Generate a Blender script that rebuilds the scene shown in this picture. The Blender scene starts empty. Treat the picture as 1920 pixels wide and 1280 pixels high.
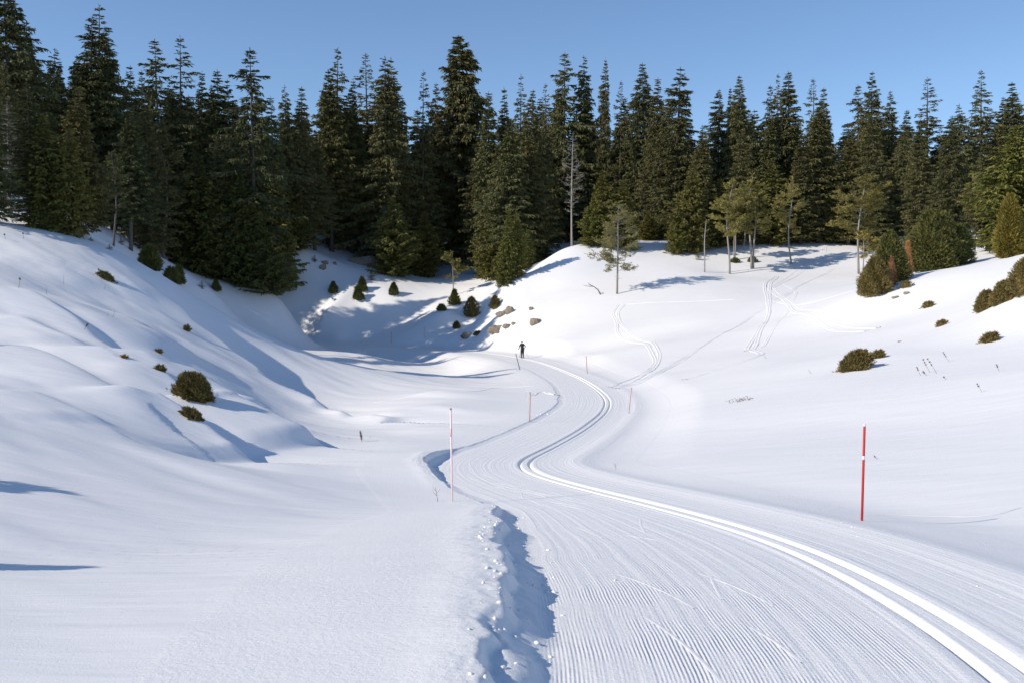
import bpy, math
import numpy as np
R_ = math.radians
scene = bpy.context.scene
COL = scene.collection
rng = np.random.default_rng(7)

# ------------------------------------------------------------------ camera
FPX = 1867.0
PITCH = math.atan(80.0 / FPX)
cam_d = bpy.data.cameras.new('camera'); cam = bpy.data.objects.new('camera', cam_d); COL.objects.link(cam)
cam_d.sensor_width = 36.0; cam_d.lens = 36.0 * FPX / 1920.0
cam_d.clip_start = 0.1; cam_d.clip_end = 3000
cam.location = (0, 0, 0); cam.rotation_euler = (R_(90) - PITCH, 0, 0)
scene.camera = cam

# ------------------------------------------------------------------ light
SUN_EL = 32.0
SHADOW_AZ = 20.0         # shadows run to the right and this much away from the camera
sa = R_(SHADOW_AZ); se = R_(SUN_EL)
TO_SUN = np.array([-math.cos(sa) * math.cos(se), -math.sin(sa) * math.cos(se), math.sin(se)])
world = bpy.data.worlds.new('World'); scene.world = world; world.use_nodes = True
wn = world.node_tree.nodes; wl = world.node_tree.links; wn.clear()
sky = wn.new('ShaderNodeTexSky'); sky.sky_type = 'NISHITA'; sky.sun_disc = False
sky.sun_elevation = se
sky.sun_rotation = math.atan2(TO_SUN[0], TO_SUN[1])
sky.altitude = 1400; sky.air_density = 1.0; sky.dust_density = 0.0; sky.ozone_density = 3.8
bg = wn.new('ShaderNodeBackground'); bg.inputs['Strength'].default_value = 0.138
wo = wn.new('ShaderNodeOutputWorld')
wl.new(sky.outputs[0], bg.inputs[0]); wl.new(bg.outputs[0], wo.inputs[0])
sun_d = bpy.data.lights.new('sun', 'SUN'); sun_d.energy = 4.0; sun_d.angle = R_(0.53); sun_d.color = (1.0, 0.905, 0.78)
sun = bpy.data.objects.new('sun', sun_d); COL.objects.link(sun)
from mathutils import Vector, Matrix
sun.rotation_euler = Vector(TO_SUN).to_track_quat('Z', 'Y').to_euler()
sun.location = (-60, -30, 60)
scene.view_settings.view_transform = 'Standard'
scene.view_settings.look = 'None'; scene.view_settings.gamma = 1.0
scene.view_settings.use_curve_mapping = False
scene.view_settings.exposure = 0.12
scene.cycles.max_bounces = 12; scene.cycles.diffuse_bounces = 8

# ------------------------------------------------------------------ helpers
def P(u, v, d):
    cx = (u - 960) / FPX; cy = (640 - v) / FPX
    dy = math.cos(PITCH) + cy * math.sin(PITCH); dz = -math.sin(PITCH) + cy * math.cos(PITCH)
    k = d / dy
    return np.array([cx * k, d, dz * k])

def mesh_np(name, V, F, mat=None, smooth=True, uv=None):
    V = np.asarray(V, dtype=np.float32); F = np.asarray(F, dtype=np.int32)
    me = bpy.data.meshes.new(name); k = F.shape[1]
    me.vertices.add(len(V)); me.vertices.foreach_set('co', V.ravel())
    me.loops.add(F.size); me.loops.foreach_set('vertex_index', F.ravel())
    me.polygons.add(len(F)); me.polygons.foreach_set('loop_start', np.arange(0, F.size, k, dtype=np.int32))
    me.polygons.foreach_set('loop_total', np.full(len(F), k, dtype=np.int32))
    me.polygons.foreach_set('use_smooth', np.full(len(F), smooth, dtype=bool))
    if uv is not None:
        l = me.uv_layers.new(name='trail_uv'); l.data.foreach_set('uv', np.asarray(uv, dtype=np.float32)[F.ravel()].ravel())
    me.update(calc_edges=True)
    if mat: me.materials.append(mat)
    return me

def obj(name, me, parent=None, loc=(0, 0, 0), rot=(0, 0, 0), scale=(1, 1, 1)):
    o = bpy.data.objects.new(name, me); COL.objects.link(o)
    o.parent = parent; o.location = loc; o.rotation_euler = rot; o.scale = scale
    return o

def tag(o, label=None, cat=None, group=None, kind=None):
    if label: o['label'] = label
    if cat: o['category'] = cat
    if group: o['group'] = group
    if kind: o['kind'] = kind
    return o

class MB:                                 # collects pieces into one triangle mesh
    def __init__(s): s.V = []; s.F = []; s.n = 0
    def add(s, V, F):
        V = np.asarray(V, float).reshape(-1, 3); F = np.asarray(F, int)
        s.V.append(V); s.F.append(F + s.n); s.n += len(V)
    def tube(s, pts, rad, k=6, cap=True):
        pts = np.asarray(pts, float); n = len(pts); rad = np.broadcast_to(np.asarray(rad, float), (n,))
        T = np.gradient(pts, axis=0); T /= (np.linalg.norm(T, axis=1, keepdims=True) + 1e-9)
        ref = np.array([0, 0, 1.0]) if abs(T[:, 2]).mean() < .8 else np.array([1.0, 0, 0])
        A = np.cross(T, ref); A /= (np.linalg.norm(A, axis=1, keepdims=True) + 1e-9); B = np.cross(T, A)
        th = np.arange(k) * 2 * math.pi / k
        ring = pts[:, None, :] + rad[:, None, None] * (np.cos(th)[None, :, None] * A[:, None, :] + np.sin(th)[None, :, None] * B[:, None, :])
        V = ring.reshape(-1, 3); F = []
        for i in range(n - 1):
            for j in range(k):
                a = i * k + j; b = i * k + (j + 1) % k
                F += [(a, b, b + k), (a, b + k, a + k)]
        if cap:
            V = np.vstack([V, pts[0], pts[-1]]); c0 = len(V) - 2; c1 = len(V) - 1
            for j in range(k):
                F.append((c0, (j + 1) % k, j)); F.append((c1, (n - 1) * k + j, (n - 1) * k + (j + 1) % k))
        s.add(V, F)
    def box(s, c, h):
        c = np.array(c, float); h = np.array(h, float)
        V = [c + h * np.array(q) for q in [(-1,-1,-1),(1,-1,-1),(1,1,-1),(-1,1,-1),(-1,-1,1),(1,-1,1),(1,1,1),(-1,1,1)]]
        F = [(0,2,1),(0,3,2),(4,5,6),(4,6,7),(0,1,5),(0,5,4),(1,2,6),(1,6,5),(2,3,7),(2,7,6),(3,0,4),(3,4,7)]
        s.add(V, F)
    def mesh(s, name, mat, smooth=True):
        return mesh_np(name, np.vstack(s.V), np.vstack(s.F), mat, smooth)

# numpy gradient-ish value noise
_tab = np.random.default_rng(3).random((256, 256)) * 2 - 1
def vnoise(x, y):
    xi = np.floor(x).astype(int); yi = np.floor(y).astype(int); fx = x - xi; fy = y - yi
    fx = fx * fx * fx * (fx * (fx * 6 - 15) + 10); fy = fy * fy * fy * (fy * (fy * 6 - 15) + 10)
    a = _tab[xi % 256, yi % 256]; b = _tab[(xi + 1) % 256, yi % 256]
    c = _tab[xi % 256, (yi + 1) % 256]; d = _tab[(xi + 1) % 256, (yi + 1) % 256]
    return (a * (1 - fx) + b * fx) * (1 - fy) + (c * (1 - fx) + d * fx) * fy
def sstep(a, b, x):
    t = np.clip((x - a) / (b - a), 0, 1); return t * t * (3 - 2 * t)

# ------------------------------------------------------------------ materials
def mat_new(name):
    m = bpy.data.materials.new(name); m.use_nodes = True
    nt = m.node_tree; b = nt.nodes['Principled BSDF']
    return m, nt, b
def N(nt, typ, **kw):
    n = nt.nodes.new(typ)
    for k, v in kw.items(): setattr(n, k, v)
    return n

def snow_material(name, trail=False, fine=1.0):
    m, nt, b = mat_new(name); L = nt.links.new
    geo = N(nt, 'ShaderNodeNewGeometry')
    n0 = N(nt, 'ShaderNodeTexNoise'); n0.inputs['Scale'].default_value = 0.35; n0.inputs['Detail'].default_value = 4
    L(geo.outputs['Position'], n0.inputs['Vector'])
    cr = N(nt, 'ShaderNodeValToRGB'); cr.color_ramp.elements[0].position = .3; cr.color_ramp.elements[1].position = .7
    cr.color_ramp.elements[0].color = (.875, .87, .865, 1); cr.color_ramp.elements[1].color = (.892, .888, .88, 1)
    L(n0.outputs[0], cr.inputs[0]); L(cr.outputs[0], b.inputs['Base Color'])
    b.inputs['Roughness'].default_value = .55; b.inputs['Specular IOR Level'].default_value = .25
    # relief: grain + wind ripples
    g = N(nt, 'ShaderNodeTexNoise'); g.inputs['Scale'].default_value = 55; g.inputs['Detail'].default_value = 5; g.inputs['Roughness'].default_value = .7
    L(geo.outputs['Position'], g.inputs['Vector'])
    mp = N(nt, 'ShaderNodeMapping'); mp.inputs['Rotation'].default_value = (0, 0, R_(38)); mp.inputs['Scale'].default_value = (.35, 1.6, 1)
    L(geo.outputs['Position'], mp.inputs[0])
    w = N(nt, 'ShaderNodeTexNoise'); w.inputs['Scale'].default_value = 1.3; w.inputs['Detail'].default_value = 5
    L(mp.outputs[0], w.inputs['Vector'])
    b1 = N(nt, 'ShaderNodeBump'); b1.inputs['Distance'].default_value = .045; b1.inputs['Strength'].default_value = .8 * fine
    L(w.outputs[0], b1.inputs['Height'])
    b2 = N(nt, 'ShaderNodeBump'); b2.inputs['Distance'].default_value = .006; b2.inputs['Strength'].default_value = .7 * fine
    L(g.outputs[0], b2.inputs['Height']); L(b1.outputs[0], b2.inputs['Normal'])
    last = b2
    if trail:
        uv = N(nt, 'ShaderNodeUVMap'); uv.uv_map = 'trail_uv'
        sp = N(nt, 'ShaderNodeSeparateXYZ'); L(uv.outputs[0], sp.inputs[0])
        def M(op, a, b_=None, c=None):
            n = N(nt, 'ShaderNodeMath', operation=op)
            for i, q in enumerate((a, b_, c)):
                if q is None: continue
                if isinstance(q, (int, float)): n.inputs[i].default_value = q
                else: L(q, n.inputs[i])
            return n.outputs[0]
        def MR(v, a, b_, c=0, d=1):
            n = N(nt, 'ShaderNodeMapRange', interpolation_type='SMOOTHSTEP'); L(v, n.inputs[0])
            for i, q in enumerate((a, b_, c, d)): n.inputs[i + 1].default_value = q
            return n.outputs[0]
        T = sp.outputs[0]; S = sp.outputs[1]
        nz = N(nt, 'ShaderNodeTexNoise'); nz.inputs['Scale'].default_value = .5; L(uv.outputs[0], nz.inputs['Vector'])
        tt = M('ADD', T, M('MULTIPLY', nz.outputs[0], .06))
        wave = M('SINE', M('MULTIPLY', tt, 2 * math.pi / .0245))
        left = M('MULTIPLY', MR(T, -2.62, -2.50), MR(T, -.55, -.42, 1, 0))
        right = M('MULTIPLY', MR(T, .42, .5), MR(T, 1.15, 1.35, 1, 0))
        rough = N(nt, 'ShaderNodeTexNoise'); rough.inputs['Scale'].default_value = .9; rough.inputs['Detail'].default_value = 6
        mpp = N(nt, 'ShaderNodeMapping'); mpp.inputs['Scale'].default_value = (2.2, .7, 1); L(uv.outputs[0], mpp.inputs[0]); L(mpp.outputs[0], rough.inputs['Vector'])
        msk = M('MULTIPLY', M('ADD', left, M('MULTIPLY', right, .5)), MR(rough.outputs[0], .40, .56, 1, .12))
        msk = M('MULTIPLY', msk, MR(S, 6.5, 13, 1, .06))
        # worn middle of the lane
        worn = M('SUBTRACT', 1.0, M('MULTIPLY', M('MULTIPLY', MR(T, -1.3, -.9), MR(T, -.6, -.45, 1, 0)), .35))
        hgt = M('MULTIPLY', M('MULTIPLY', wave, msk), worn)
        b3 = N(nt, 'ShaderNodeBump'); b3.inputs['Distance'].default_value = .0030; b3.inputs['Strength'].default_value = 1.0
        L(hgt, b3.inputs['Height']); L(b2.outputs[0], b3.inputs['Normal'])
        # coarser comb lines left by the groomer
        cmb = N(nt, 'ShaderNodeTexNoise'); cmb.inputs['Scale'].default_value = 1; cmb.inputs['Detail'].default_value = 3
        cm = N(nt, 'ShaderNodeMapping'); cm.inputs['Scale'].default_value = (11, .12, 1); L(uv.outputs[0], cm.inputs[0]); L(cm.outputs[0], cmb.inputs['Vector'])
        b5 = N(nt, 'ShaderNodeBump'); b5.inputs['Distance'].default_value = .022; b5.inputs['Strength'].default_value = .8
        L(M('MULTIPLY', cmb.outputs[0], M('MULTIPLY', MR(T, -2.6, -2.3), MR(T, 2.4, 1.6))), b5.inputs['Height']); L(b3.outputs[0], b5.inputs['Normal'])
        # churned snow of skating strokes
        ch = N(nt, 'ShaderNodeTexNoise'); ch.inputs['Scale'].default_value = 16; ch.inputs['Detail'].default_value = 6; ch.inputs['Roughness'].default_value = .75
        L(uv.outputs[0], ch.inputs['Vector'])
        b4 = N(nt, 'ShaderNodeBump'); b4.inputs['Distance'].default_value = .014; b4.inputs['Strength'].default_value = .8
        L(ch.outputs[0], b4.inputs['Height']); L(b5.outputs[0], b4.inputs['Normal'])
        last = b4
    L(last.outputs[0], b.inputs['Normal'])
    return m

def foliage_material(name, base, vary=.35, brown=(.13, .075, .025), brown_amt=.25):
    m, nt, b = mat_new(name); L = nt.links.new
    oi = N(nt, 'ShaderNodeObjectInfo'); tc = N(nt, 'ShaderNodeTexCoord')
    n = N(nt, 'ShaderNodeTexNoise'); n.inputs['Scale'].default_value = .9; n.inputs['Detail'].default_value = 5; L(tc.outputs['Object'], n.inputs['Vector'])
    n2 = N(nt, 'ShaderNodeTexNoise'); n2.inputs['Scale'].default_value = 2.3; n2.inputs['Detail'].default_value = 3
    va = N(nt, 'ShaderNodeVectorMath', operation='ADD'); L(tc.outputs['Object'], va.inputs[0]); L(oi.outputs['Location'], va.inputs[1]); L(va.outputs[0], n2.inputs['Vector'])
    mix = N(nt, 'ShaderNodeMix', data_type='RGBA'); mix.inputs[6].default_value = (*[c * (1 - vary) for c in base], 1); mix.inputs[7].default_value = (*[c * (1 + vary) for c in base], 1)
    L(n.outputs[0], mix.inputs[0])
    rp = N(nt, 'ShaderNodeMapRange'); rp.inputs[1].default_value = .52; rp.inputs[2].default_value = .8; rp.inputs[3].default_value = 0; rp.inputs[4].default_value = brown_amt * 2
    L(n2.outputs[0], rp.inputs[0])
    mx = N(nt, 'ShaderNodeMix', data_type='RGBA'); mx.inputs[7].default_value = (*brown, 1); L(rp.outputs[0], mx.inputs[0]); L(mix.outputs[2], mx.inputs[6])
    tint = N(nt, 'ShaderNodeMix', data_type='RGBA', blend_type='MULTIPLY'); tint.inputs[0].default_value = 1
    L(mx.outputs[2], tint.inputs[6]); L(oi.outputs['Color'], tint.inputs[7])
    L(tint.outputs[2], b.inputs['Base Color'])
    b.inputs['Roughness'].default_value = .75; b.inputs['Specular IOR Level'].default_value = .2
    return m

def bark_material(name, c1, c2, scale=6):
    m, nt, b = mat_new(name); L = nt.links.new
    tc = N(nt, 'ShaderNodeTexCoord'); mp = N(nt, 'ShaderNodeMapping'); mp.inputs['Scale'].default_value = (1, 1, .25); L(tc.outputs['Object'], mp.inputs[0])
    n = N(nt, 'ShaderNodeTexNoise'); n.inputs['Scale'].default_value = scale; n.inputs['Detail'].default_value = 6; L(mp.outputs[0], n.inputs['Vector'])
    mix = N(nt, 'ShaderNodeMix', data_type='RGBA'); mix.inputs[6].default_value = (*c1, 1); mix.inputs[7].default_value = (*c2, 1); L(n.outputs[0], mix.inputs[0])
    L(mix.outputs[2], b.inputs['Base Color']); b.inputs['Roughness'].default_value = .85
    bp = N(nt, 'ShaderNodeBump'); bp.inputs['Distance'].default_value = .02; L(n.outputs[0], bp.inputs['Height']); L(bp.outputs[0], b.inputs['Normal'])
    return m
def plain(name, c, rough=.5, noise=.1, scale=30):
    m, nt, b = mat_new(name); L = nt.links.new
    tc = N(nt, 'ShaderNodeTexCoord'); n = N(nt, 'ShaderNodeTexNoise'); n.inputs['Scale'].default_value = scale; n.inputs['Detail'].default_value = 4; L(tc.outputs['Object'], n.inputs['Vector'])
    mix = N(nt, 'ShaderNodeMix', data_type='RGBA'); mix.inputs[6].default_value = (*[max(0, q * (1 - noise)) for q in c], 1); mix.inputs[7].default_value = (*[min(1, q * (1 + noise)) for q in c], 1)
    L(n.outputs[0], mix.inputs[0]); L(mix.outputs[2], b.inputs['Base Color']); b.inputs['Roughness'].default_value = rough
    return m

M_snow = snow_material('wind packed snow'); M_trail = snow_material('groomed snow', True, .35)
M_lump = snow_material('crumbly snow', fine=1.2)
M_spruce = foliage_material('spruce needles', (.118, .118, .045), brown=(.19, .13, .06), brown_amt=.32)
M_young = foliage_material('young spruce needles', (.135, .135, .036), brown=(.17, .11, .03))
M_pine = foliage_material('pine needles', (.26, .225, .065), brown=(.24, .18, .07))
M_juniper = foliage_material('juniper needles', (.19, .15, .05), brown=(.20, .12, .035), brown_amt=.45)
M_rust = foliage_material('dead needles', (.52, .27, .11), brown=(.18, .08, .03))
M_bark = bark_material('spruce bark', (.06, .05, .04), (.14, .12, .10))
M_grey = bark_material('grey bark', (.19, .17, .15), (.36, .34, .31))
M_dead = bark_material('bleached dead wood', (.24, .22, .20), (.42, .40, .37))
M_twig = bark_material('dry stalks', (.13, .09, .055), (.25, .20, .14), 30)
M_rock = bark_material('limestone', (.14, .11, .08), (.42, .36, .28), 5)
M_red = plain('red pole plastic', (.55, .035, .03), .45)
M_pink = plain('sun faded pink plastic', (.90, .70, .66), .5)
M_band = plain('white reflective tape', (.8, .8, .8), .4)
M_black = plain('black ski clothing', (.022, .023, .028), .7)
M_skin = plain('skin', (.5, .32, .24), .6)
M_hair = plain('grey knit hat', (.05, .05, .055), .8)
M_ski = plain('ski top sheet', (.08, .08, .09), .35)

# ------------------------------------------------------------------ terrain function
CP = []   # world control points
def c(u, v, d): CP.append(P(u, v, d))
track_px = [(1925,1250,5.9),(1742,1150,7.8),(1500,1030,11.9),(1330,978,15.6),(1200,945,19.0),(1115,921,21.6),(1050,905,24.0),(1005,891,26.0),(982,876,28.0),(985,862,30.0),(1032,840,34),(1100,800,42),(1137,765,52),(1130,738,61),(1085,708,76),(1020,682,95),(975,671,107),(930,664,116),(860,657,128),(720,650,141),(560,638,150)]
for t_ in track_px: c(*t_)
CP.append(np.array([2.65, 3.0, -1.85])); CP.append(np.array([2.0, 0.0, -1.62])); CP.append(np.array([0.5, -6, -1.5]))
CP.append(np.array([-1.5, 3.0, -1.55])); CP.append(np.array([-4, 0.0, -1.3])); CP.append(np.array([5, 0.0, -1.8]))
pts_txt = """
0 1280 4.6|300 1280 4.6|600 1280 4.5|0 1050 9.6|200 1050 10.2|400 1050 10.6|650 1050 10.8|0 900 16|200 900 18|400 900 20|600 900 21.5|750 920 21|848 940 19.5|560 870 27|700 860 29.5
0 780 23|200 800 25|400 830 28|0 690 30|100 740 27|200 700 34|300 760 29|360 775 30|0 600 42|140 640 40|0 540 50|200 600 48|300 640 48|400 738 37|340 700 38|500 800 35|590 838 33.5
0 470 62|120 480 64|0 410 76|100 420 78|150 440 88|250 505 70|330 568 66|430 655 60|500 710 56|600 772 51|690 800 47|400 710 47|560 800 42|480 770 43
700 780 51|850 800 42|770 830 35|800 740 62|650 742 64|750 700 84|600 700 90|870 712 76|900 760 54|650 660 118|500 655 112|420 640 112
450 605 128|550 640 132|560 600 139|700 620 146|650 580 150|560 565 146|800 640 140|530 553 137|440 528 137|300 482 126|400 545 121|340 530 116|280 502 111|215 462 106|625 548 150|560 470 166|620 482 172|735 552 158|700 512 166|800 522 172|870 500 192|760 600 152
884 592 148|850 560 156|828 582 148|928 575 141|856 616 143|895 630 133|930 618 126|1005 605 122|940 590 130|1000 545 135|940 537 140|1010 503 142|1060 466 147|1100 655 103|1050 640 107|1100 600 117|1157 550 126|1157 500 140|1150 600 113
1200 453 153|1300 458 152|1420 457 152|1540 457 152|1640 468 148|1300 510 135|1365 514 135|1410 505 137|1485 495 141|1612 514 124|1430 545 118|1300 600 103|1450 600 96|1200 645 92|1200 700 66|1300 700 64|1230 765 48
1630 556 86|1690 520 92|1750 512 94|1825 497 97|1900 482 104|1740 578 76|1765 612 62|1850 640 51|1835 585 61|1920 545 59|1600 600 82|1500 650 70|1575 700 49|1655 666 52|1750 705 41|1400 740 46|1400 700 58
1300 850 30|1300 780 40|1500 850 26.5|1600 900 21.5|1160 860 31|1180 800 40|1700 800 30|1920 700 36|1920 850 22.5|1920 950 17|1920 1030 13|1750 1000 14.8|1616 976 17.3|1450 930 20.5|1850 1100 10.3
"""
for q in pts_txt.replace('\n', '|').split('|'):
    if q.strip(): c(*[float(w) for w in q.split()])
for w in [(-120,60,17),(-80,60,13.5),(-70,100,14),(-70,30,4),(-40,0,1.5),(-60,-50,3),(60,-40,3),(40,10,1.5),(60,60,8),(90,110,12),(75,150,11),(0,200,11),(60,200,13),(-60,180,16),(-90,150,18),(120,200,14),(-160,260,24),(0,280,13),(160,280,16),(0,420,14),(-260,420,26),(260,420,18),(-300,100,30),(300,100,20),(-300,-100,6),(300,-100,8),(0,-150,0),(0,700,14),(-600,600,26),(600,600,18),(-600,-100,10),(600,-100,10),(-30,200,12),(30,172,10)]:
    CP.append(np.array(w, float))
CP = np.array(CP)
def _k(r2): return 0.5 * r2 * np.log(r2 + 1e-9)
SC = 60.0
n_ = len(CP); X_ = CP[:, :2] / SC
D2 = ((X_[:, None, :] - X_[None, :, :]) ** 2).sum(-1)
dist = np.hypot(CP[:, 0], CP[:, 1])
A_ = np.zeros((n_ + 3, n_ + 3)); A_[:n_, :n_] = _k(D2) + np.diag(1e-6 + 4e-5 * np.clip(dist / 60, 0.01, 3))
A_[:n_, n_] = 1; A_[:n_, n_ + 1:] = X_; A_[n_, :n_] = 1; A_[n_ + 1:, :n_] = X_.T
def tps(x, y):
    x = np.asarray(x, float); y = np.asarray(y, float); sh = x.shape; x = x.ravel() / SC; y = y.ravel() / SC
    out = np.empty_like(x)
    for i in range(0, len(x), 40000):
        xx = x[i:i + 40000]; yy = y[i:i + 40000]
        r2 = (xx[:, None] - X_[None, :, 0]) ** 2 + (yy[:, None] - X_[None, :, 1]) ** 2
        out[i:i + 40000] = _k(r2) @ W_[:n_] + W_[n_] + W_[n_ + 1] * xx + W_[n_ + 2] * yy
    return out.reshape(sh)

# wind-built fins of snow on the left slope: gentle to the sun, steep to the lee
def poly_st(x, y, pl):
    """signed side distance (positive = left of travel) and arc length to a polyline"""
    x = x.ravel(); y = y.ravel(); best = np.full(x.shape, 1e9); S = np.zeros_like(x); T = np.zeros_like(x)
    seg = np.hypot(*(pl[1:] - pl[:-1]).T); cum = np.concatenate([[0], np.cumsum(seg)])
    for i in range(len(pl) - 1):
        a = pl[i]; dv = (pl[i + 1] - a) / seg[i]
        px = x - a[0]; py = y - a[1]; l = np.clip(px * dv[0] + py * dv[1], 0, seg[i])
        qx = px - l * dv[0]; qy = py - l * dv[1]; dd = qx * qx + qy * qy; m = dd < best
        best[m] = dd[m]; S[m] = cum[i] + l[m]; T[m] = (np.sign(dv[0] * qy - dv[1] * qx) * np.sqrt(dd))[m]
    return S, T, cum[-1]
def catmull(pl, n=8):
    pl = np.asarray(pl, float); q = np.vstack([2 * pl[0] - pl[1], pl, 2 * pl[-1] - pl[-2]]); out = []
    for i in range(1, len(q) - 2):
        p0, p1, p2, p3 = q[i - 1:i + 3]
        for t in np.arange(n) / n:
            out.append(.5 * (2 * p1 + (p2 - p0) * t + (2 * p0 - 5 * p1 + 4 * p2 - p3) * t * t + (3 * p1 - p0 - 3 * p2 + p3) * t ** 3))
    out.append(pl[-1]); return np.array(out)
FINS = [  # points (u,v,d), height, sunward width, lee width
    ([(250,505,70),(330,568,66),(430,650,60),(500,705,56),(600,765,51),(690,786,48.0)], 1.9, 7.0, 1.2),
    ([(330,700,41),(400,735,38.5),(470,765,37.5),(540,790,37)], 1.05, 3.6, .8),
    ([(400,770,35),(480,800,34),(560,830,33),(610,841,32.5)], .85, 2.8, .6),
    ([(270,760,31),(350,790,29.5),(420,815,28.5),(480,840,28)], .7, 2.6, .6),
    ([(0,545,50),(60,575,47),(140,605,44),(230,650,40),(300,690,37)], .55, 4, .9),
    ([(0,640,36),(100,690,33),(180,720,31),(270,760,29)], .45, 3, .8),
    ([(0,600,43),(80,625,41),(150,650,39)], .3, 3, .8),
    ([(20,740,27),(120,770,26),(200,800,25)], .22, 2, .6),
]
fin_data = []
for pp, a, ws, wl_ in FINS:
    pl = catmull(np.array([P(*q)[:2] for q in pp]), 4)
    fin_data.append((pl, a, ws, wl_))
def fins(x, y):
    h = np.zeros(x.size); xf = x.ravel(); yf = y.ravel()
    for pl, a, ws, wl_ in fin_data:
        c0 = pl.mean(0); rad = np.hypot(*(pl - c0).T).max() + 14
        m = np.hypot(xf - c0[0], yf - c0[1]) < rad
        if not m.any(): continue
        S, T, Ltot = poly_st(xf[m], yf[m], pl)
        T = T + .35 * a * vnoise(xf[m] * .45 + 9, yf[m] * .45)
        side = -T                                   # travel runs right-and-nearer; the camera/sun side is the right hand
        prof = np.where(side > 0, np.exp(-(side / ws) ** 2), np.exp(-((-side) / wl_) ** 2 * 1.6))
        end = sstep(0, .25 * Ltot, S) * (1 - sstep(.8 * Ltot, Ltot, S) * .75)
        h[m] += a * prof * end
    return h.reshape(x.shape)

W_ = np.linalg.solve(A_, np.concatenate([CP[:, 2] - fins(CP[:, 0], CP[:, 1]), [0, 0, 0]]))
def base_h(x, y):
    x = np.asarray(x, float); y = np.asarray(y, float)
    z = tps(x, y) + fins(x, y)
    r = np.hypot(x, y); far = sstep(20, 60, r)
    z += (.10 + .14 * far) * vnoise(x / 13 + 3, y / 13) + (.02 + .035 * far) * vnoise(x / 5.1, y / 5.1 + 7)
    # drift streaks along the wind
    u = x * .78 - y * .62; v = x * .62 + y * .78
    left = 1 - sstep(-6, 4, x)
    z += (.012 + .06 * left * sstep(8, 30, r)) * vnoise(u / 7.0, v / 1.9)
    z += (.006 + .02 * left) * vnoise(u / 2.6 + 5, v / .7)
    z += .05 * left * sstep(25, 45, r) * (1 - sstep(90, 120, r)) * np.abs(vnoise(u / 12 + 2, v / 3.2))
    return z

# trail
TR = catmull(np.array([[0.6, -12.0], [1.7, -3.0], [2.4, 1.0]] + [list(P(*q)[:2]) for q in track_px]), 10)
seg = np.hypot(*(TR[1:] - TR[:-1]).T); cum = np.concatenate([[0], np.cumsum(seg)])
ss = np.arange(0, cum[-1], .5)
TRU = np.stack([np.interp(ss, cum, TR[:, 0]), np.interp(ss, cum, TR[:, 1])], 1)
ker = np.exp(-(np.arange(-6, 7) / 3.0) ** 2); ker /= ker.sum()
def smooth1(a): return np.convolve(np.pad(a, 6, mode='edge'), ker, 'valid')
TRU = np.stack([smooth1(TRU[:, 0]), smooth1(TRU[:, 1])], 1)
fl = tps(TRU[:, 0], TRU[:, 1])
_tp = np.array([P(*q) for q in track_px])
_ti = np.array([np.argmin(np.hypot(TRU[:, 0] - q[0], TRU[:, 1] - q[1])) for q in _tp])
_tz = np.interp(np.arange(len(TRU)), np.concatenate([[0], _ti]), np.concatenate([[-1.62], _tp[:, 2]]))
FLZ = _tz
for _ in range(6): FLZ = smooth1(FLZ)
_n0 = _ti[0]; FLZ = np.where(np.arange(len(TRU)) < _n0, np.interp(np.arange(len(TRU)), [0, _n0], [-1.45, FLZ[_n0]]), FLZ)
DZ = FLZ - fl
seg = np.hypot(*(TRU[1:] - TRU[:-1]).T); TCUM = np.concatenate([[0], np.cumsum(seg)])
S0 = TCUM[np.argmin(np.hypot(TRU[:, 0] - 2.6, TRU[:, 1] - 3.0))] - 3.0      # s is about the distance from the camera on the near part
def trail_st(x, y):
    xf = x.ravel(); yf = y.ravel(); S = np.full(xf.shape, 1e3); T = np.full(xf.shape, 1e3)
    m = (np.abs(xf) < 60) & (yf < 165) & (yf > -20)
    idx = np.nonzero(m)[0]
    for i in range(0, len(idx), 20000):
        j = idx[i:i + 20000]; px = xf[j]; py = yf[j]
        d2 = (px[:, None] - TRU[None, :, 0]) ** 2 + (py[:, None] - TRU[None, :, 1]) ** 2
        k = np.clip(d2.argmin(1), 1, len(TRU) - 2)
        tg = TRU[k + 1] - TRU[k - 1]; tg /= np.linalg.norm(tg, axis=1, keepdims=True)
        ex = px - TRU[k, 0]; ey = py - TRU[k, 1]
        l = ex * tg[:, 0] + ey * tg[:, 1]; t = ex * tg[:, 1] - ey * tg[:, 0]
        S[j] = TCUM[k] + l - S0; T[j] = np.where(d2.min(1) < 400, t, 1e3)
    return S.reshape(x.shape), T.reshape(x.shape)
BANK_S = [-20, 0, 4, 8, 14, 17.5, 19.5, 21.5, 24, 27, 30, 33, 38, 45, 55, 75, 100, 150]
BANK_H = [.20, .20, .23, .27, .26, .24, .12, .05, .10, .28, .28, .08, .05, .07, .07, .05, .03, .03]
EDGE_S = [-20, 0, 5, 7.5, 11.5, 15.5, 19, 25]; EDGE_W = [2.98, 2.98, 3.0, 3.3, 3.62, 3.4, 2.85, 2.78]
def warp(S, T):       # lane coordinate in which the left bank always stands at -2.78
    k = np.interp(S, EDGE_S, EDGE_W) - .45
    return np.where(T < -.45, -.45 + (T + .45) * (2.33 / k), T)
def unwarp(S, T):
    k = np.interp(S, EDGE_S, EDGE_W) - .45
    return np.where(T < -.45, -.45 + (T + .45) * (k / 2.33), T)
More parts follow.
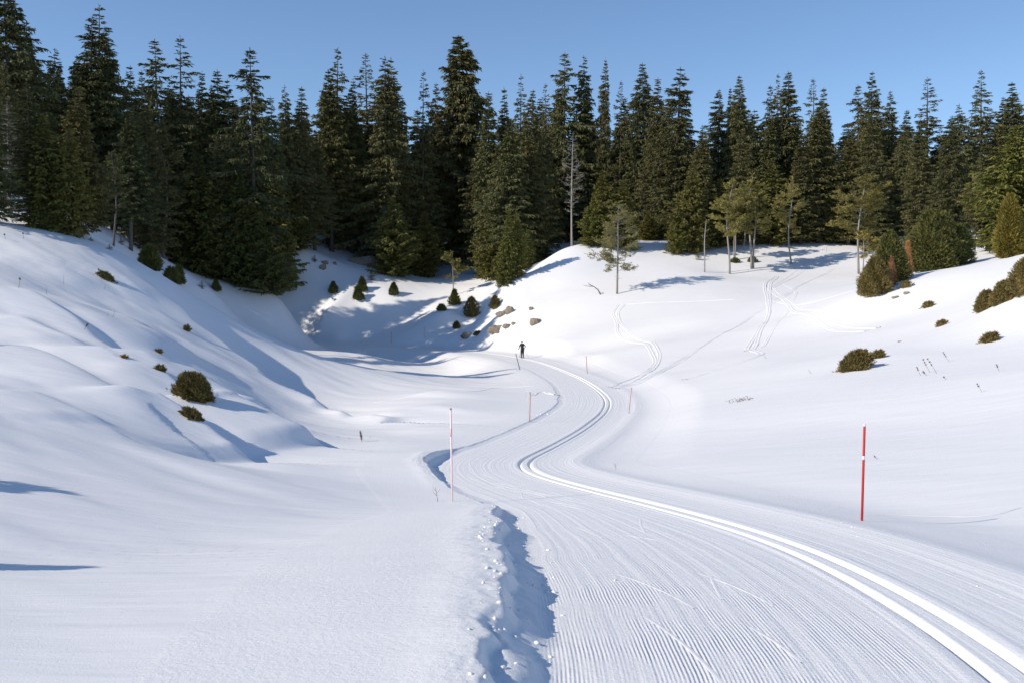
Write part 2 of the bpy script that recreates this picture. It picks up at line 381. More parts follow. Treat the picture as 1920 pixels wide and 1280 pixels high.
def full_h(x, y, st=None):
    x = np.asarray(x, float); y = np.asarray(y, float)
    b = base_h(x, y)
    S, T = trail_st(x, y) if st is None else st
    T = warp(S, T)
    floor = np.interp(S + S0, TCUM, FLZ) + .015 * np.clip(T, -3, 2)
    b = b + np.interp(S + S0, TCUM, DZ) * np.exp(-(np.clip(T, -60, 60) / 8.0) ** 2) * (np.abs(T) < 60)
    # ragged left edge
    n1 = .05 * vnoise(S * .55, S * 0 + 3) + .04 * vnoise(S * 1.9, T * 1.2) + .03 * vnoise(S * 4, T * 3 + 2)
    B = np.interp(S, BANK_S, BANK_H)
    eL = T + 2.78 + n1
    near = 1 - sstep(5.0, 7.5, S)
    # the groomed floor ends in a slanted bank; close to the camera a crack leaves a ledge
    wall = .55 * sstep(-.06, .05, eL) + .45 * sstep(.0, .30, eL)
    ledge = sstep(-.16, -.08, eL + .05 * vnoise(S * 4, S * 0 + 9))
    f_near = .48 * ledge + .52 * sstep(.0, .2, eL)
    rise = wall * (1 - near) + f_near * near
    inL = rise
    lump = (.009 * vnoise(S * 5, T * 7) + .006 * vnoise(S * 13, T * 15) + .008 * vnoise(S * 31, T * 33)) * np.exp(-((eL + .05) / .28) ** 2) * np.clip(B / .3, 0.1, 1)
    raise_ = B * np.exp(-((np.minimum(T + 2.78, 0)) / 3.2) ** 2) * (T < 1)
    lip = .03 * B / .4 * np.exp(-((eL + .3) / .2) ** 2)
    inR = 1 - sstep(1.15, 5.0, T)
    near_tr = np.exp(-(np.maximum(np.abs(T + .8) - 2, 0) / 1.6) ** 2)
    offL = floor + raise_
    left_side = b * (1 - np.exp(-((T + 2.78) / 3.0) ** 2)) + offL * np.exp(-((T + 2.78) / 3.0) ** 2)
    h = np.where(T < -1.5, left_side * (1 - inL) + floor * inL + lump + lip * (1 - inL),
                 b * (1 - inR) + floor * inR)
    h = h + .05 * np.exp(-((T - 1.55) / .38) ** 2) * (1 - .5 * sstep(40, 80, S))
    h = np.where(np.abs(T) > 60, b, h)
    # ski grooves
    g = 0
    for t0 in (-.14, .14):
        g = g + np.clip(1.15 - np.abs(T - t0) / .052, 0, 1)
    gr = np.clip(g, 0, 1)
    h = h - .055 * gr * (T > -1) * (T < 1)
    h = h + .010 * np.exp(-((np.abs(T) - .27) / .06) ** 2)
    return h
def strip_cover(S, T):     # 1 where the trail sheet lies on top
    T = warp(S, T)
    return sstep(-4.6, -4.2, T) * (1 - sstep(2.9, 3.3, T)) * sstep(-9.5, -9, S) * (1 - sstep(140, 142, S))

# terrain sheet
AY = -5.0
ang = np.concatenate([np.linspace(-88, -33, 45)[:-1], np.linspace(-33, 33, 600), np.linspace(33, 88, 45)[1:]])
rad = np.concatenate([np.geomspace(.8, 7, 70)[:-1], np.geomspace(7, 260, 690), np.geomspace(260, 1400, 30)[1:]])
AA, RR = np.meshgrid(np.radians(ang), rad)
GX = RR * np.sin(AA); GY = AY + RR * np.cos(AA)
st = trail_st(GX, GY); GZ = full_h(GX, GY, st)
GZ = GZ - .22 * strip_cover(*st)
nr, nc = GX.shape
ii = np.arange(nr * nc).reshape(nr, nc)
F = np.stack([ii[:-1, :-1], ii[:-1, 1:], ii[1:, 1:], ii[1:, :-1]], -1).reshape(-1, 4)
gm = mesh_np('snow_ground', np.stack([GX, GY, GZ], -1).reshape(-1, 3), F, M_snow)
tag(obj('snow_ground', gm), kind='structure')

# trail sheet in its own (s,t) layout
srow = [-9.5]
while srow[-1] < 142: srow.append(srow[-1] + max(.028, .0062 * max(abs(srow[-1]), 1)))
srow = np.array(srow)
tcol = np.concatenate([np.linspace(-5.2, -3.5, 24)[:-1], np.linspace(-3.5, -2.2, 66)[:-1], np.linspace(-2.2, -.36, 24)[:-1], np.linspace(-.36, .36, 61)[:-1], np.linspace(.36, 1.2, 12)[:-1], np.linspace(1.2, 3.8, 44)])
SS, TT = np.meshgrid(srow, tcol, indexing='ij')
TP = TT; TT = unwarp(SS, TP)
cx_ = np.interp(SS + S0, TCUM, TRU[:, 0]); cy_ = np.interp(SS + S0, TCUM, TRU[:, 1])
tgx = np.interp(SS + S0, TCUM, np.gradient(TRU[:, 0], TCUM)); tgy = np.interp(SS + S0, TCUM, np.gradient(TRU[:, 1], TCUM))
nn = np.hypot(tgx, tgy); tgx /= nn; tgy /= nn
SX = cx_ + TT * tgy; SY = cy_ - TT * tgx
SZ = full_h(SX, SY, (SS, TT))
rim = np.maximum(np.clip((-4.6 - TP) / .6, 0, 1), np.clip((TP - 3.3) / .5, 0, 1))
SZ = SZ + .004 - (.016 + .0006 * np.clip(SS, 0, 200)) * rim
nr, nc = SX.shape; ii = np.arange(nr * nc).reshape(nr, nc)
F = np.stack([ii[:-1, :-1], ii[:-1, 1:], ii[1:, 1:], ii[1:, :-1]], -1).reshape(-1, 4)
uv = np.stack([TP.ravel(), SS.ravel()], -1)
tm = mesh_np('groomed_trail', np.stack([SX, SY, SZ], -1).reshape(-1, 3), F, M_trail, uv=uv)
tag(obj('groomed_trail', tm), kind='structure')

def ground(x, y): return float(full_h(np.array([x]), np.array([y]))[0])
def spot(u, v, d):
    p = P(u, v, d); return np.array([p[0], p[1], ground(p[0], p[1])])
def hit(u, v, dmin, dmax):
    """where a sight line first meets the snow between two distances"""
    ds = np.linspace(dmin, dmax, 160); Q = np.array([P(u, v, d) for d in ds]); z = full_h(Q[:, 0], Q[:, 1])
    below = np.nonzero(Q[:, 2] <= z)[0]
    k = below[0] if len(below) else int(np.argmin(Q[:, 2] - z))
    return np.array([Q[k, 0], Q[k, 1], z[k]])

# shallow old ski tracks, plus one pole shadow shaped likewise: low ridges beside a furrow
def ribbon(name, pix, tracks=(0.,), w=.16, h=.03, n=14, dmin=40, dmax=160, jit=0.0):
    pw = np.array([P(*q)[:2] for q in pix]); pl = catmull(pw, n)
    tg = np.gradient(pl, axis=0); tg /= np.linalg.norm(tg, axis=1, keepdims=True); nr_ = np.stack([tg[:, 1], -tg[:, 0]], 1)
    prof_t = np.array([-1.6, -1.0, -.45, 0, .45, 1.0, 1.6]) * w; prof_h = np.array([-.6, 1.0, .3, .15, .3, 1.0, -.6]) * h
    mb = MB()
    for t0 in tracks:
        off = t0 + jit * vnoise(np.arange(len(pl)) * .09, np.full(len(pl), 5 + t0 * 9))
        V = []
        for a, hh in zip(prof_t, prof_h):
            q = pl + nr_ * (off + a)[:, None]
            vary = 1 + .5 * vnoise(q[:, 0] * 2, q[:, 1] * 2)
            V.append(np.column_stack([q, full_h(q[:, 0], q[:, 1]) + .006 + hh * (vary if hh > 0 else 1)]))
        V = np.stack(V, 1); a, b = V.shape[:2]; ii = np.arange(a * b).reshape(a, b)
        q = np.stack([ii[:-1, :-1], ii[:-1, 1:], ii[1:, 1:], ii[1:, :-1]], -1).reshape(-1, 4)
        mb.add(V.reshape(-1, 3), np.vstack([q[:, [0, 1, 2]], q[:, [0, 2, 3]]]))
    o = obj(name, mb.mesh(name, M_snow)); tag(o, kind='structure'); return o
for pix, tr, w, h in [
    ([(1150,711,66),(1185,701,70),(1222,685,76),(1232,655,86),(1205,630,97),(1165,612,107),(1155,590,116),(1165,572,121)], (-.35, .35), .14, .05),
    ([(1165,575,121),(1260,568,118),(1380,565,113)], (0,), .12, .03),
    ([(1152,713,65),(1205,704,68),(1300,660,84),(1400,600,99),(1460,560,108),(1500,525,122),(1560,498,136)], (0, .4), .13, .04),
    ([(1400,665,78),(1410,650,82),(1435,600,96),(1440,570,106),(1438,520,124),(1450,500,133)], (0, .35), .15, .06),
    ([(1640,645,74),(1600,628,78),(1540,600,87),(1480,562,104),(1445,530,121)], (-.45, .4), .15, .045),
    ([(1445,530,121),(1500,500,136),(1540,485,144),(1545,462,151)], (-.3, .4), .14, .04),
    ([(1285,705,63),(1340,695,65),(1420,680,70),(1408,655,79)], (0,), .2, .05),
    ([(1440,560,108),(1500,570,100),(1600,540,98)], (0,), .13, .03),
    ([(1470,520,124),(1490,545,112),(1470,600,95),(1430,650,79)], (0,), .12, .03),
    ([(700,755,61),(800,748,62),(870,740,63),(930,725,68),(1000,722,68)], (0,), .10, .02),
    ([(1000,738,60),(1012,731,62),(1028,731,62),(1044,738,60)], (0,), .16, .05),
    ([(1620,978,17.1),(1700,970,16.9),(1800,958,16.6),(1915,948,16.8)], (0,), .018, .004),  # no track: hairline ridge shaped along the red pole's cast shadow
]: ribbon('track_or_shadow_line', pix, tr, w, h, jit=.3)
# skating strokes pressed into the groomed lane (s, t pairs)
def lane_pt(s, t):
    t = float(unwarp(np.array(s), np.array(t)))
    x = np.interp(s + S0, TCUM, TRU[:, 0]); y = np.interp(s + S0, TCUM, TRU[:, 1])
    k = np.clip(np.searchsorted(TCUM, s + S0), 1, len(TRU) - 1); tg = TRU[k] - TRU[k - 1]; tg = tg / np.linalg.norm(tg)
    return np.array([x + t * tg[1], y - t * tg[0]])
mb = MB(); r2 = np.random.default_rng(21)
for i in range(30):
    s = r2.uniform(3.2, 30); side = r2.choice([-1, 1]); t0 = r2.uniform(-2.0, -.9); Ls = r2.uniform(1.0, 2.2)
    k = np.linspace(0, 1, 12); tt_ = t0 + side * (.30 * k + .15 * k * k) * r2.uniform(.2, .9); s_ = s + Ls * k
    tt_ = np.clip(tt_, -2.45, -.38)
    pl = np.array([lane_pt(a, b) for a, b in zip(s_, tt_)])
    tg = np.gradient(pl, axis=0); tg /= np.linalg.norm(tg, axis=1, keepdims=True); nr_ = np.stack([tg[:, 1], -tg[:, 0]], 1)
    V = []
    for a, hh in ((-.022, -.004), (-.010, .005), (0, .001), (.010, .004), (.022, -.004)):
        q = pl + nr_ * a; fade = np.sin(np.pi * np.clip(k, .02, .98)) ** .5
        V.append(np.column_stack([q, full_h(q[:, 0], q[:, 1]) + .005 + hh * fade]))
    V = np.stack(V, 1); a, b = V.shape[:2]; ii = np.arange(a * b).reshape(a, b)
    q = np.stack([ii[:-1, :-1], ii[:-1, 1:], ii[1:, 1:], ii[1:, :-1]], -1).reshape(-1, 4)
    mb.add(V.reshape(-1, 3), np.vstack([q[:, [0, 1, 2]], q[:, [0, 2, 3]]]))
o = obj('skating_marks', mb.mesh('skating_marks', M_trail)); tag(o, kind='structure')

# ------------------------------------------------------------------ vegetation prototypes
def tri_blades(base, dirv, length, width, roll):
    """elongated triangles; arrays of n"""
    dirv = dirv / (np.linalg.norm(dirv, axis=1, keepdims=True) + 1e-9)
    ref = np.where(np.abs(dirv[:, 2:3]) < .9, np.array([[0, 0, 1.0]]), np.array([[1.0, 0, 0]]))
    a = np.cross(dirv, ref); a /= (np.linalg.norm(a, axis=1, keepdims=True) + 1e-9); b = np.cross(dirv, a)
    sd = a * np.cos(roll)[:, None] + b * np.sin(roll)[:, None]
    mid = base + dirv * (length * .35)[:, None]
    v = np.stack([base, mid + sd * (width * .5)[:, None], base + dirv * length[:, None], mid - sd * (width * .5)[:, None]], 1)
    n = len(base); F = np.arange(n * 4).reshape(n, 4)
    F = np.concatenate([F[:, [0, 1, 2]], F[:, [0, 2, 3]]])
    return v.reshape(-1, 3), F

def spruce(seed, H, R0, crown0=.06, levels=46, per=7, power=.75, droop=.35, gap=.12, top_thin=0., dens=1.0, blade=(.52, .145), lean=.01, up=.12, ragged=0.):
    r = np.random.default_rng(seed); R = R0 * 1.32; dens = dens * 1.2; power = power * 1.0; levels = int(levels * 1.4)
    wood = MB(); zt = np.linspace(0, H, 12)
    bx = lean * H * np.sin(zt / H * 2 + r.uniform(0, 6)) * zt / H; by = lean * H * np.cos(zt / H * 1.7 + r.uniform(0, 6)) * zt / H
    rt = .011 * H * (1 - zt / H) ** .8 + .012; rt[0] *= 1.25
    wood.tube(np.column_stack([bx, by, zt]), rt, 7)
    bases = []; dirs = []; lens = []; wid = []
    lobes = r.uniform(0, 2 * math.pi, 3); lamp = r.uniform(.08, .22, 3)
    zl = crown0 + (1 - crown0 - .012) * np.linspace(0, 1, levels) ** .93
    for q in zl:
        q = min(.985, q + r.uniform(-.4, .4) / levels); z0 = q * H; zj = .75 * H * (1 - crown0) / levels; k = per + r.integers(-2, 2)
        if 1 - q < .12: k = max(4, k - 2)
        a0 = r.uniform(0, 6.28); lev = r.uniform(.78, 1.12)
        for j in range(k):
            if r.random() < gap: continue
            a = a0 + j * 6.283 / k + r.uniform(-.35, .35)
            top = 1 - q; z0 = q * H + r.uniform(-zj, zj) * min(1, top * 14)
            L = R * min(1.0, (top / .62)) ** power * lev * r.uniform(.62, 1.12)
            L *= 1 + ragged * r.uniform(-1, .7)
            L *= 1 + sum(lamp[i] * math.cos(a - lobes[i] + i * q * 5) for i in range(3))
            if r.random() < .05: L *= 1.3
            L *= .5 + .5 * min(1, top / .16)
            if q < .22: L *= .8 + q
            L = max(L, .16 + .25 * top)
            el = up + .38 * max(0, 1 - top / .25) ** 1 - droop * (top ** .5) * .6
            n = 6; rr = np.linspace(0, 1, n); ca, sa_ = math.cos(a), math.sin(a)
            ox = np.interp(z0, zt, bx); oy = np.interp(z0, zt, by)
            hz = L * rr; zz = z0 + L * (math.tan(el) * rr - droop * .55 * rr ** 2 + droop * .35 * rr ** 4)
            pts = np.column_stack([ox + ca * hz, oy + sa_ * hz, zz])
            if L > .5:
                wood.tube(pts[[0, 3, 5]], [.012 + .012 * L, .012 + .005 * L, .004], 3, cap=False)
            thin = 1.0
            if top_thin and top < .28: thin = 1 - top_thin
            m = max(7, int(L / .062 * dens * thin * (1.7 - .7 * min(1, top / .3))))
            t = r.uniform(.06 if thin == 1 else .25, 1, m) ** .8
            pb = np.stack([np.interp(t, rr, pts[:, i]) for i in range(3)], 1)
            sidew = r.choice([-1, 1], m) * r.uniform(.15, 1.15, m)
            da = a + sidew
            hang = -r.uniform(.0, .95, m) * min(1, top * 3) * (droop / .35) + .25 * (1 - min(1, top * 4))
            dv = np.column_stack([np.cos(da), np.sin(da), hang])
            ln = blade[0] * r.uniform(.55, 1.5, m) * (.55 + .55 * min(1, L / 1.5)) * (1.15 - .45 * t)
            bases.append(pb); dirs.append(dv); lens.append(ln); wid.append(blade[1] * r.uniform(.6, 1.5, m))
            # second order: blades hung from the first
            m2 = int(m * .75)
            pb2 = pb[:m2] + dv[:m2] / np.linalg.norm(dv[:m2], axis=1, keepdims=True) * (ln[:m2] * .7)[:, None]
            dv2 = dv[:m2] + np.column_stack([r.uniform(-.6, .6, m2), r.uniform(-.6, .6, m2), r.uniform(-1.5, .0, m2) * min(1, top * 3)])
            bases.append(pb2); dirs.append(dv2); lens.append(ln[:m2] * .8); wid.append(blade[1] * r.uniform(.6, 1.4, m2))
    # leader
    m = 14; t = r.uniform(.975, 1.0, m) * H
    bases.append(np.column_stack([np.full(m, bx[-1]), np.full(m, by[-1]), t])); dirs.append(np.column_stack([r.uniform(-.6, .6, m), r.uniform(-.6, .6, m), np.full(m, .9)])); lens.append(np.full(m, .3)); wid.append(np.full(m, .06))
    base = np.vstack(bases); dv = np.vstack(dirs); ln = np.concatenate(lens); wd = np.concatenate(wid)
    V, F = tri_blades(base, dv, ln, wd, r.uniform(0, 3.14, len(base)))
    return V, F, wood

def pine(seed, H, crown0, R, limbs=26, dens=1.0, tufts=True, bend=0., stubs=6, twist=.04, stems=1, lt=1.0):
    r = np.random.default_rng(seed); wood = MB(); B = []; D = []; Ln = []
    for sidx in range(stems):
        ox, oy = (0, 0) if sidx == 0 else (r.uniform(-.45, .45), r.uniform(-.3, .6)); Hs = H * (1 if sidx == 0 else r.uniform(.72, .92))
        zt = np.linspace(0, Hs, 14); q = zt / Hs
        bx = ox + twist * Hs * (np.sin(q * 5 + r.uniform(0, 6)) - math.sin(0)) * q + bend * np.sin(q * math.pi * .9) * Hs * (1 - q * .4)
        by = oy + twist * Hs * np.cos(q * 4 + r.uniform(0, 6)) * q
        rt = .0100 * Hs * (1 - q) ** .7 + .012
        wood.tube(np.column_stack([bx, by, zt]), rt, 7)
        def limb(qz, a, L, el, depth=0, o=None):
            n = 7; rr = np.linspace(0, 1, n)
            if o is None: o = np.array([np.interp(qz * Hs, zt, bx), np.interp(qz * Hs, zt, by), qz * Hs])
            aa = a + r.uniform(-.5, .5) * rr + .25 * np.sin(rr * 6 + r.uniform(0, 6))
            pts = o + np.column_stack([np.cos(aa) * L * rr, np.sin(aa) * L * rr, L * (math.tan(el) * rr + r.uniform(-.25, .3) * rr ** 2)])
            wood.tube(pts, lt * (.008 + .009 * L) * (1 - rr * .8) if depth == 0 else lt * .009 * (1 - rr * .6), 3, cap=False)
            if depth < 2 and L > .35:
                for t in r.uniform(.2, 1, 4 + int(L * (3.2 if depth == 0 else 1.4))):
                    p = np.array([np.interp(t, rr, pts[:, i]) for i in range(3)])
                    limb(0, a + r.uniform(-1.2, 1.2), L * r.uniform(.22, .48), r.uniform(-.2, .8), depth + 1, p)
            if tufts:
                m = int(38 * dens * max(L, .3)); t = r.uniform(.45 if depth == 0 else .2, 1, m)
                pb = np.stack([np.interp(t, rr, pts[:, i]) for i in range(3)], 1) + r.normal(0, .07, (m, 3))
                B.append(pb); D.append(np.column_stack([np.cos(a) + r.uniform(-1, 1, m), np.sin(a) + r.uniform(-1, 1, m), r.uniform(-.3, 1.1, m)])); Ln.append(r.uniform(.14, .32, m))
        for i in range(limbs):
            qz = crown0 + (1 - crown0) * (i + r.random()) / limbs
            w = math.sin(math.pi * min(1, max(.06, (qz - crown0) / (1 - crown0) * .74 + .22))) ** .7
            limb(qz, r.uniform(0, 6.28), R * w * r.uniform(.55, 1.1), r.uniform(-.15, .45))
        for i in range(stubs):
            qz = r.uniform(.15, crown0); o = np.array([np.interp(qz * Hs, zt, bx), np.interp(qz * Hs, zt, by), qz * Hs]); a = r.uniform(0, 6.28); L = r.uniform(.2, .7)
            wood.tube(np.array([o, o + [math.cos(a) * L, math.sin(a) * L, r.uniform(-.2, .3) * L]]), [.018, .005], 3, cap=False)
    if not B: return None, None, wood
    B = np.vstack(B); D = np.vstack(D); Ln = np.concatenate(Ln)
    V, F = tri_blades(B, D, Ln, np.full(len(B), .085), r.uniform(0, 3.14, len(B)))
    return V, F, wood

def bush(seed, w, h, shape='dome', n=6000, blade=(.13, .035), dpt=None, rough=.26, slope=0.0):
    big = max(1.0, (w * h / 9) ** .5); blade = (blade[0] * (1 + .35 * (big - 1)) * 1.15, blade[1] * big * 1.3)
    """dense evergreen shrub: blades packed in the outer shell, over a rough inner mass"""
    r = np.random.default_rng(seed); dpt = dpt or w
    ph = r.uniform(0, 6.28, 8); fr = r.integers(2, 7, 8)
    def env(a, q):
        s = 1 + rough * sum(np.sin(a * fr[i] + q * (5 + i) + ph[i]) for i in range(8)) / 3.2
        if shape == 'dome': e = np.sqrt(np.clip(1 - np.clip(q, 0, 1) ** 2.2, 0, 1)) * (.86 + .14 * np.minimum(q * 5, 1))
        elif shape == 'cone': e = np.clip(1 - q, 0, 1) ** .8 * (.8 + .2 * np.minimum(q * 4, 1))
        else: e = np.clip(1 - q ** 2.0, 0, 1) ** .75 * (.8 + .2 * np.minimum(q * 4, 1))     # egg
        return s * e
    q = r.uniform(0, 1, n) ** 1.05; a = r.uniform(0, 6.283, n)
    sh = r.uniform(.7, 1.05, n) + .09 * np.sin(a * 11 + q * 17 + ph[2]) * np.sin(q * 23 - a * 7 + ph[4])
    sh = sh + (r.random(n) < .05) * r.uniform(0, .22, n); e = env(a, q) * sh
    pb = np.column_stack([np.cos(a) * e * w / 2, np.sin(a) * e * dpt / 2, q * h * (1 + .05 * np.sin(a * 5 + ph[0]))])
    pb[:, 2] += slope * pb[:, 0]
    dv = np.column_stack([np.cos(a) * .8 + r.uniform(-.6, .6, n), np.sin(a) * .8 + r.uniform(-.6, .6, n), .25 + q * .8 + r.uniform(-.5, .6, n)])
    V, F = tri_blades(pb, dv, blade[0] * r.uniform(.5, 1.5, n), blade[1] * r.uniform(.7, 1.4, n), r.uniform(0, 3.14, n))
    mb = MB(); mb.add(V, F)
    aq = np.linspace(0, 2 * math.pi, 15)[:-1]; qq = np.linspace(0, .92, 7); ring = []
    for q0 in qq:
        ee = env(aq, np.full(14, q0)) * .6
        ring.append(np.column_stack([np.cos(aq) * ee * w / 2, np.sin(aq) * ee * dpt / 2, np.full(14, q0 * h * .95 - .1 * (q0 == 0)) + slope * np.cos(aq) * ee * w / 2]))
    Vc = np.vstack(ring + [np.array([[0, 0, h * .93]])]); Fc = []
    for i in range(6):
        for j in range(14):
            x = i * 14 + j; y = i * 14 + (j + 1) % 14; Fc += [(x, y, y + 14), (x, y + 14, x + 14)]
    for j in range(14): Fc.append((84 + j, 84 + (j + 1) % 14, 98))
    mb.add(Vc, Fc)
    return mb

ZU = 1
PROTO = {}
def reg(key, V, F, wood, mf, mw, H, R, wname='trunk'):
    PROTO[key] = dict(c=mesh_np('crown', V, F, mf, False) if V is not None else None, t=wood.mesh(wname, mw), H=H, R=R)
for i, (k, a) in enumerate({
    'full0': dict(H=28, R0=3.3, droop=.42), 'full1': dict(H=28, R0=3.0, droop=.34, power=.68, gap=.16), 'full2': dict(H=28, R0=3.6, droop=.5, power=.8, gap=.18),
    'narrow0': dict(H=26, R0=2.2, levels=52, droop=.3, gap=.06), 'narrow1': dict(H=26, R0=2.35, levels=48, power=.85, droop=.36), 'narrow2': dict(H=26, R0=2.0, levels=50, power=.6, droop=.45, gap=.14),
    'sparse0': dict(H=28, R0=3.1, top_thin=.42, gap=.18, droop=.25, power=.85, levels=40), 'sparse1': dict(H=28, R0=2.7, top_thin=.55, gap=.22, levels=38, per=6, power=.7, droop=.22, up=.2),
    'ragged0': dict(H=28, R0=3.5, gap=.34, droop=.5, power=.7, levels=40, ragged=.5), 'ragged1': dict(H=27, R0=3.0, gap=.3, droop=.62, power=.62, levels=44, ragged=.45), 'bushy0': dict(H=26, R0=3.4, gap=.08, droop=.4, power=.9, levels=54),
    'high0': dict(H=27, R0=2.9, crown0=.24, gap=.15, power=.7, droop=.45),
}.items()):
    V, F, w = spruce(100 + i, **a); reg(k, V, F, w, M_spruce, M_bark, a['H'], a['R0'])
V, F, w = spruce(131, H=34, R0=4.6, levels=50, per=8, droop=.6, gap=.2, power=.58, blade=(.75, .22), dens=.9); reg('giant', V, F, w, M_spruce, M_bark, 34, 4.6)
for i, (k, a) in enumerate({
    'young0': dict(H=12, R0=2.2, levels=34, per=8, crown0=.01, droop=.16, gap=.05, power=.95, up=.28, blade=(.40, .15)),
    'young1': dict(H=12, R0=2.6, levels=34, per=8, crown0=.01, droop=.14, gap=.08, power=1.0, up=.3, blade=(.40, .15)),
    'young2': dict(H=12, R0=1.8, levels=36, per=7, crown0=.01, droop=.2, gap=.08, power=.85, up=.2, blade=(.40, .15)),
    'sapling0': dict(H=2.5, R0=.7, levels=13, per=6, crown0=.03, droop=.05, gap=.1, power=1, up=.3, blade=(.13, .05)),
    'small0': dict(H=3.2, R0=1.15, levels=22, per=9, crown0=.01, droop=.1, gap=.04, power=.9, up=.25, blade=(.17, .06), dens=1.2),
}.items()):
    V, F, w = spruce(150 + i, **a); reg(k, V, F, w, M_young, M_bark, a['H'], a['R0'])
# grey, nearly needle-less spruce at the left edge
V, F, w = spruce(171, H=13, R0=2.6, levels=36, per=8, crown0=.02, droop=.25, power=.7, dens=.55, blade=(.22, .05)); reg('ashen', V, F, w, foliage_material('grey lichened twigs', (.10, .095, .085), brown=(.13, .10, .07)), M_grey, 13, 2.6)
for i, (k, a, fm, wm) in enumerate([
    ('pine_lone', dict(H=11, crown0=.26, R=2.3, limbs=60, dens=.26, stems=1, twist=.02, stubs=10), foliage_material('sparse grey green needles', (.20, .17, .06), brown=(.22, .16, .08)), M_grey),
    ('pine0', dict(H=13, crown0=.40, R=2.2, limbs=30, dens=.95), M_pine, M_grey),
    ('pine1', dict(H=13, crown0=.42, R=1.9, limbs=30, dens=.85, stems=2), M_pine, M_grey),
    ('pine2', dict(H=12, crown0=.35, R=2.0, limbs=28, dens=.45, bend=.05), M_pine, M_grey),
    ('pine3', dict(H=13, crown0=.38, R=2.9, limbs=30, dens=1.2), M_pine, M_grey),
    ('pine_small', dict(H=4.5, crown0=.4, R=1.0, limbs=14, dens=1.3, stubs=5), M_pine, M_grey),
    ('pine_dark', dict(H=14, crown0=.42, R=2.0, limbs=28, dens=1.1), M_spruce, M_bark),
    ('bare_rust', dict(H=10, crown0=.3, R=1.6, limbs=34, dens=.25), M_rust, M_grey),
]):
    V, F, w = pine(300 + i, **a); reg(k, V, F, w, fm, wm, a['H'], a['R'])
_, _, w = pine(331, H=16, crown0=.28, R=1.5, limbs=48, tufts=False, stubs=4, twist=.008, lt=1.8); reg('dead0', None, None, w, None, M_dead, 16, 1, 'trunk')
_, _, w = pine(332, H=6, crown0=.4, R=.5, limbs=9, tufts=False, stubs=6, twist=.02, lt=2.); reg('dead1', None, None, w, None, M_dead, 6, .5, 'trunk')

rt = np.random.default_rng(77)
ntree = [0]
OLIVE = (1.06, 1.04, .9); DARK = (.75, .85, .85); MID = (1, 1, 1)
def tree(kind, name, label, u, vtop, d, vbase=None, wk=1.0, tint=MID, group=None, cat='tree', xy=None, H=None, trunk_label=None):
    pr = PROTO[kind]
    if xy is None:
        if vbase is None: p = P(u, 460, d); g = np.array([p[0], d, ground(p[0], d)])
        else: g = hit(u, vbase, d * .72, d * 1.25)
    else: g = np.array([xy[0], xy[1], ground(*xy)])
    if H is None: H = P(u, vtop, g[1])[2] - g[2]
    s = H / pr['H']; sw = s ** .75 * wk if kind not in ('dead0',) else s
    e = bpy.data.objects.new(name, None); COL.objects.link(e); e.empty_display_size = .5
    e.location = (g[0], g[1], g[2] - .12); e.rotation_euler = (rt.normal(0, .018), rt.normal(0, .018), rt.uniform(0, 6.28)); e.scale = (sw * rt.uniform(.9, 1.12), sw * rt.uniform(.9, 1.12), s)
    jit = rt.uniform(.85, 1.15); jr = rt.uniform(.93, 1.08)
    o = obj('trunk', pr['t'], e)
    if pr['c'] is not None:
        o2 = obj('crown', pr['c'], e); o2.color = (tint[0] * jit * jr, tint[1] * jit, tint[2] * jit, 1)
    tag(e, label, cat, group); ntree[0] += 1
    return e

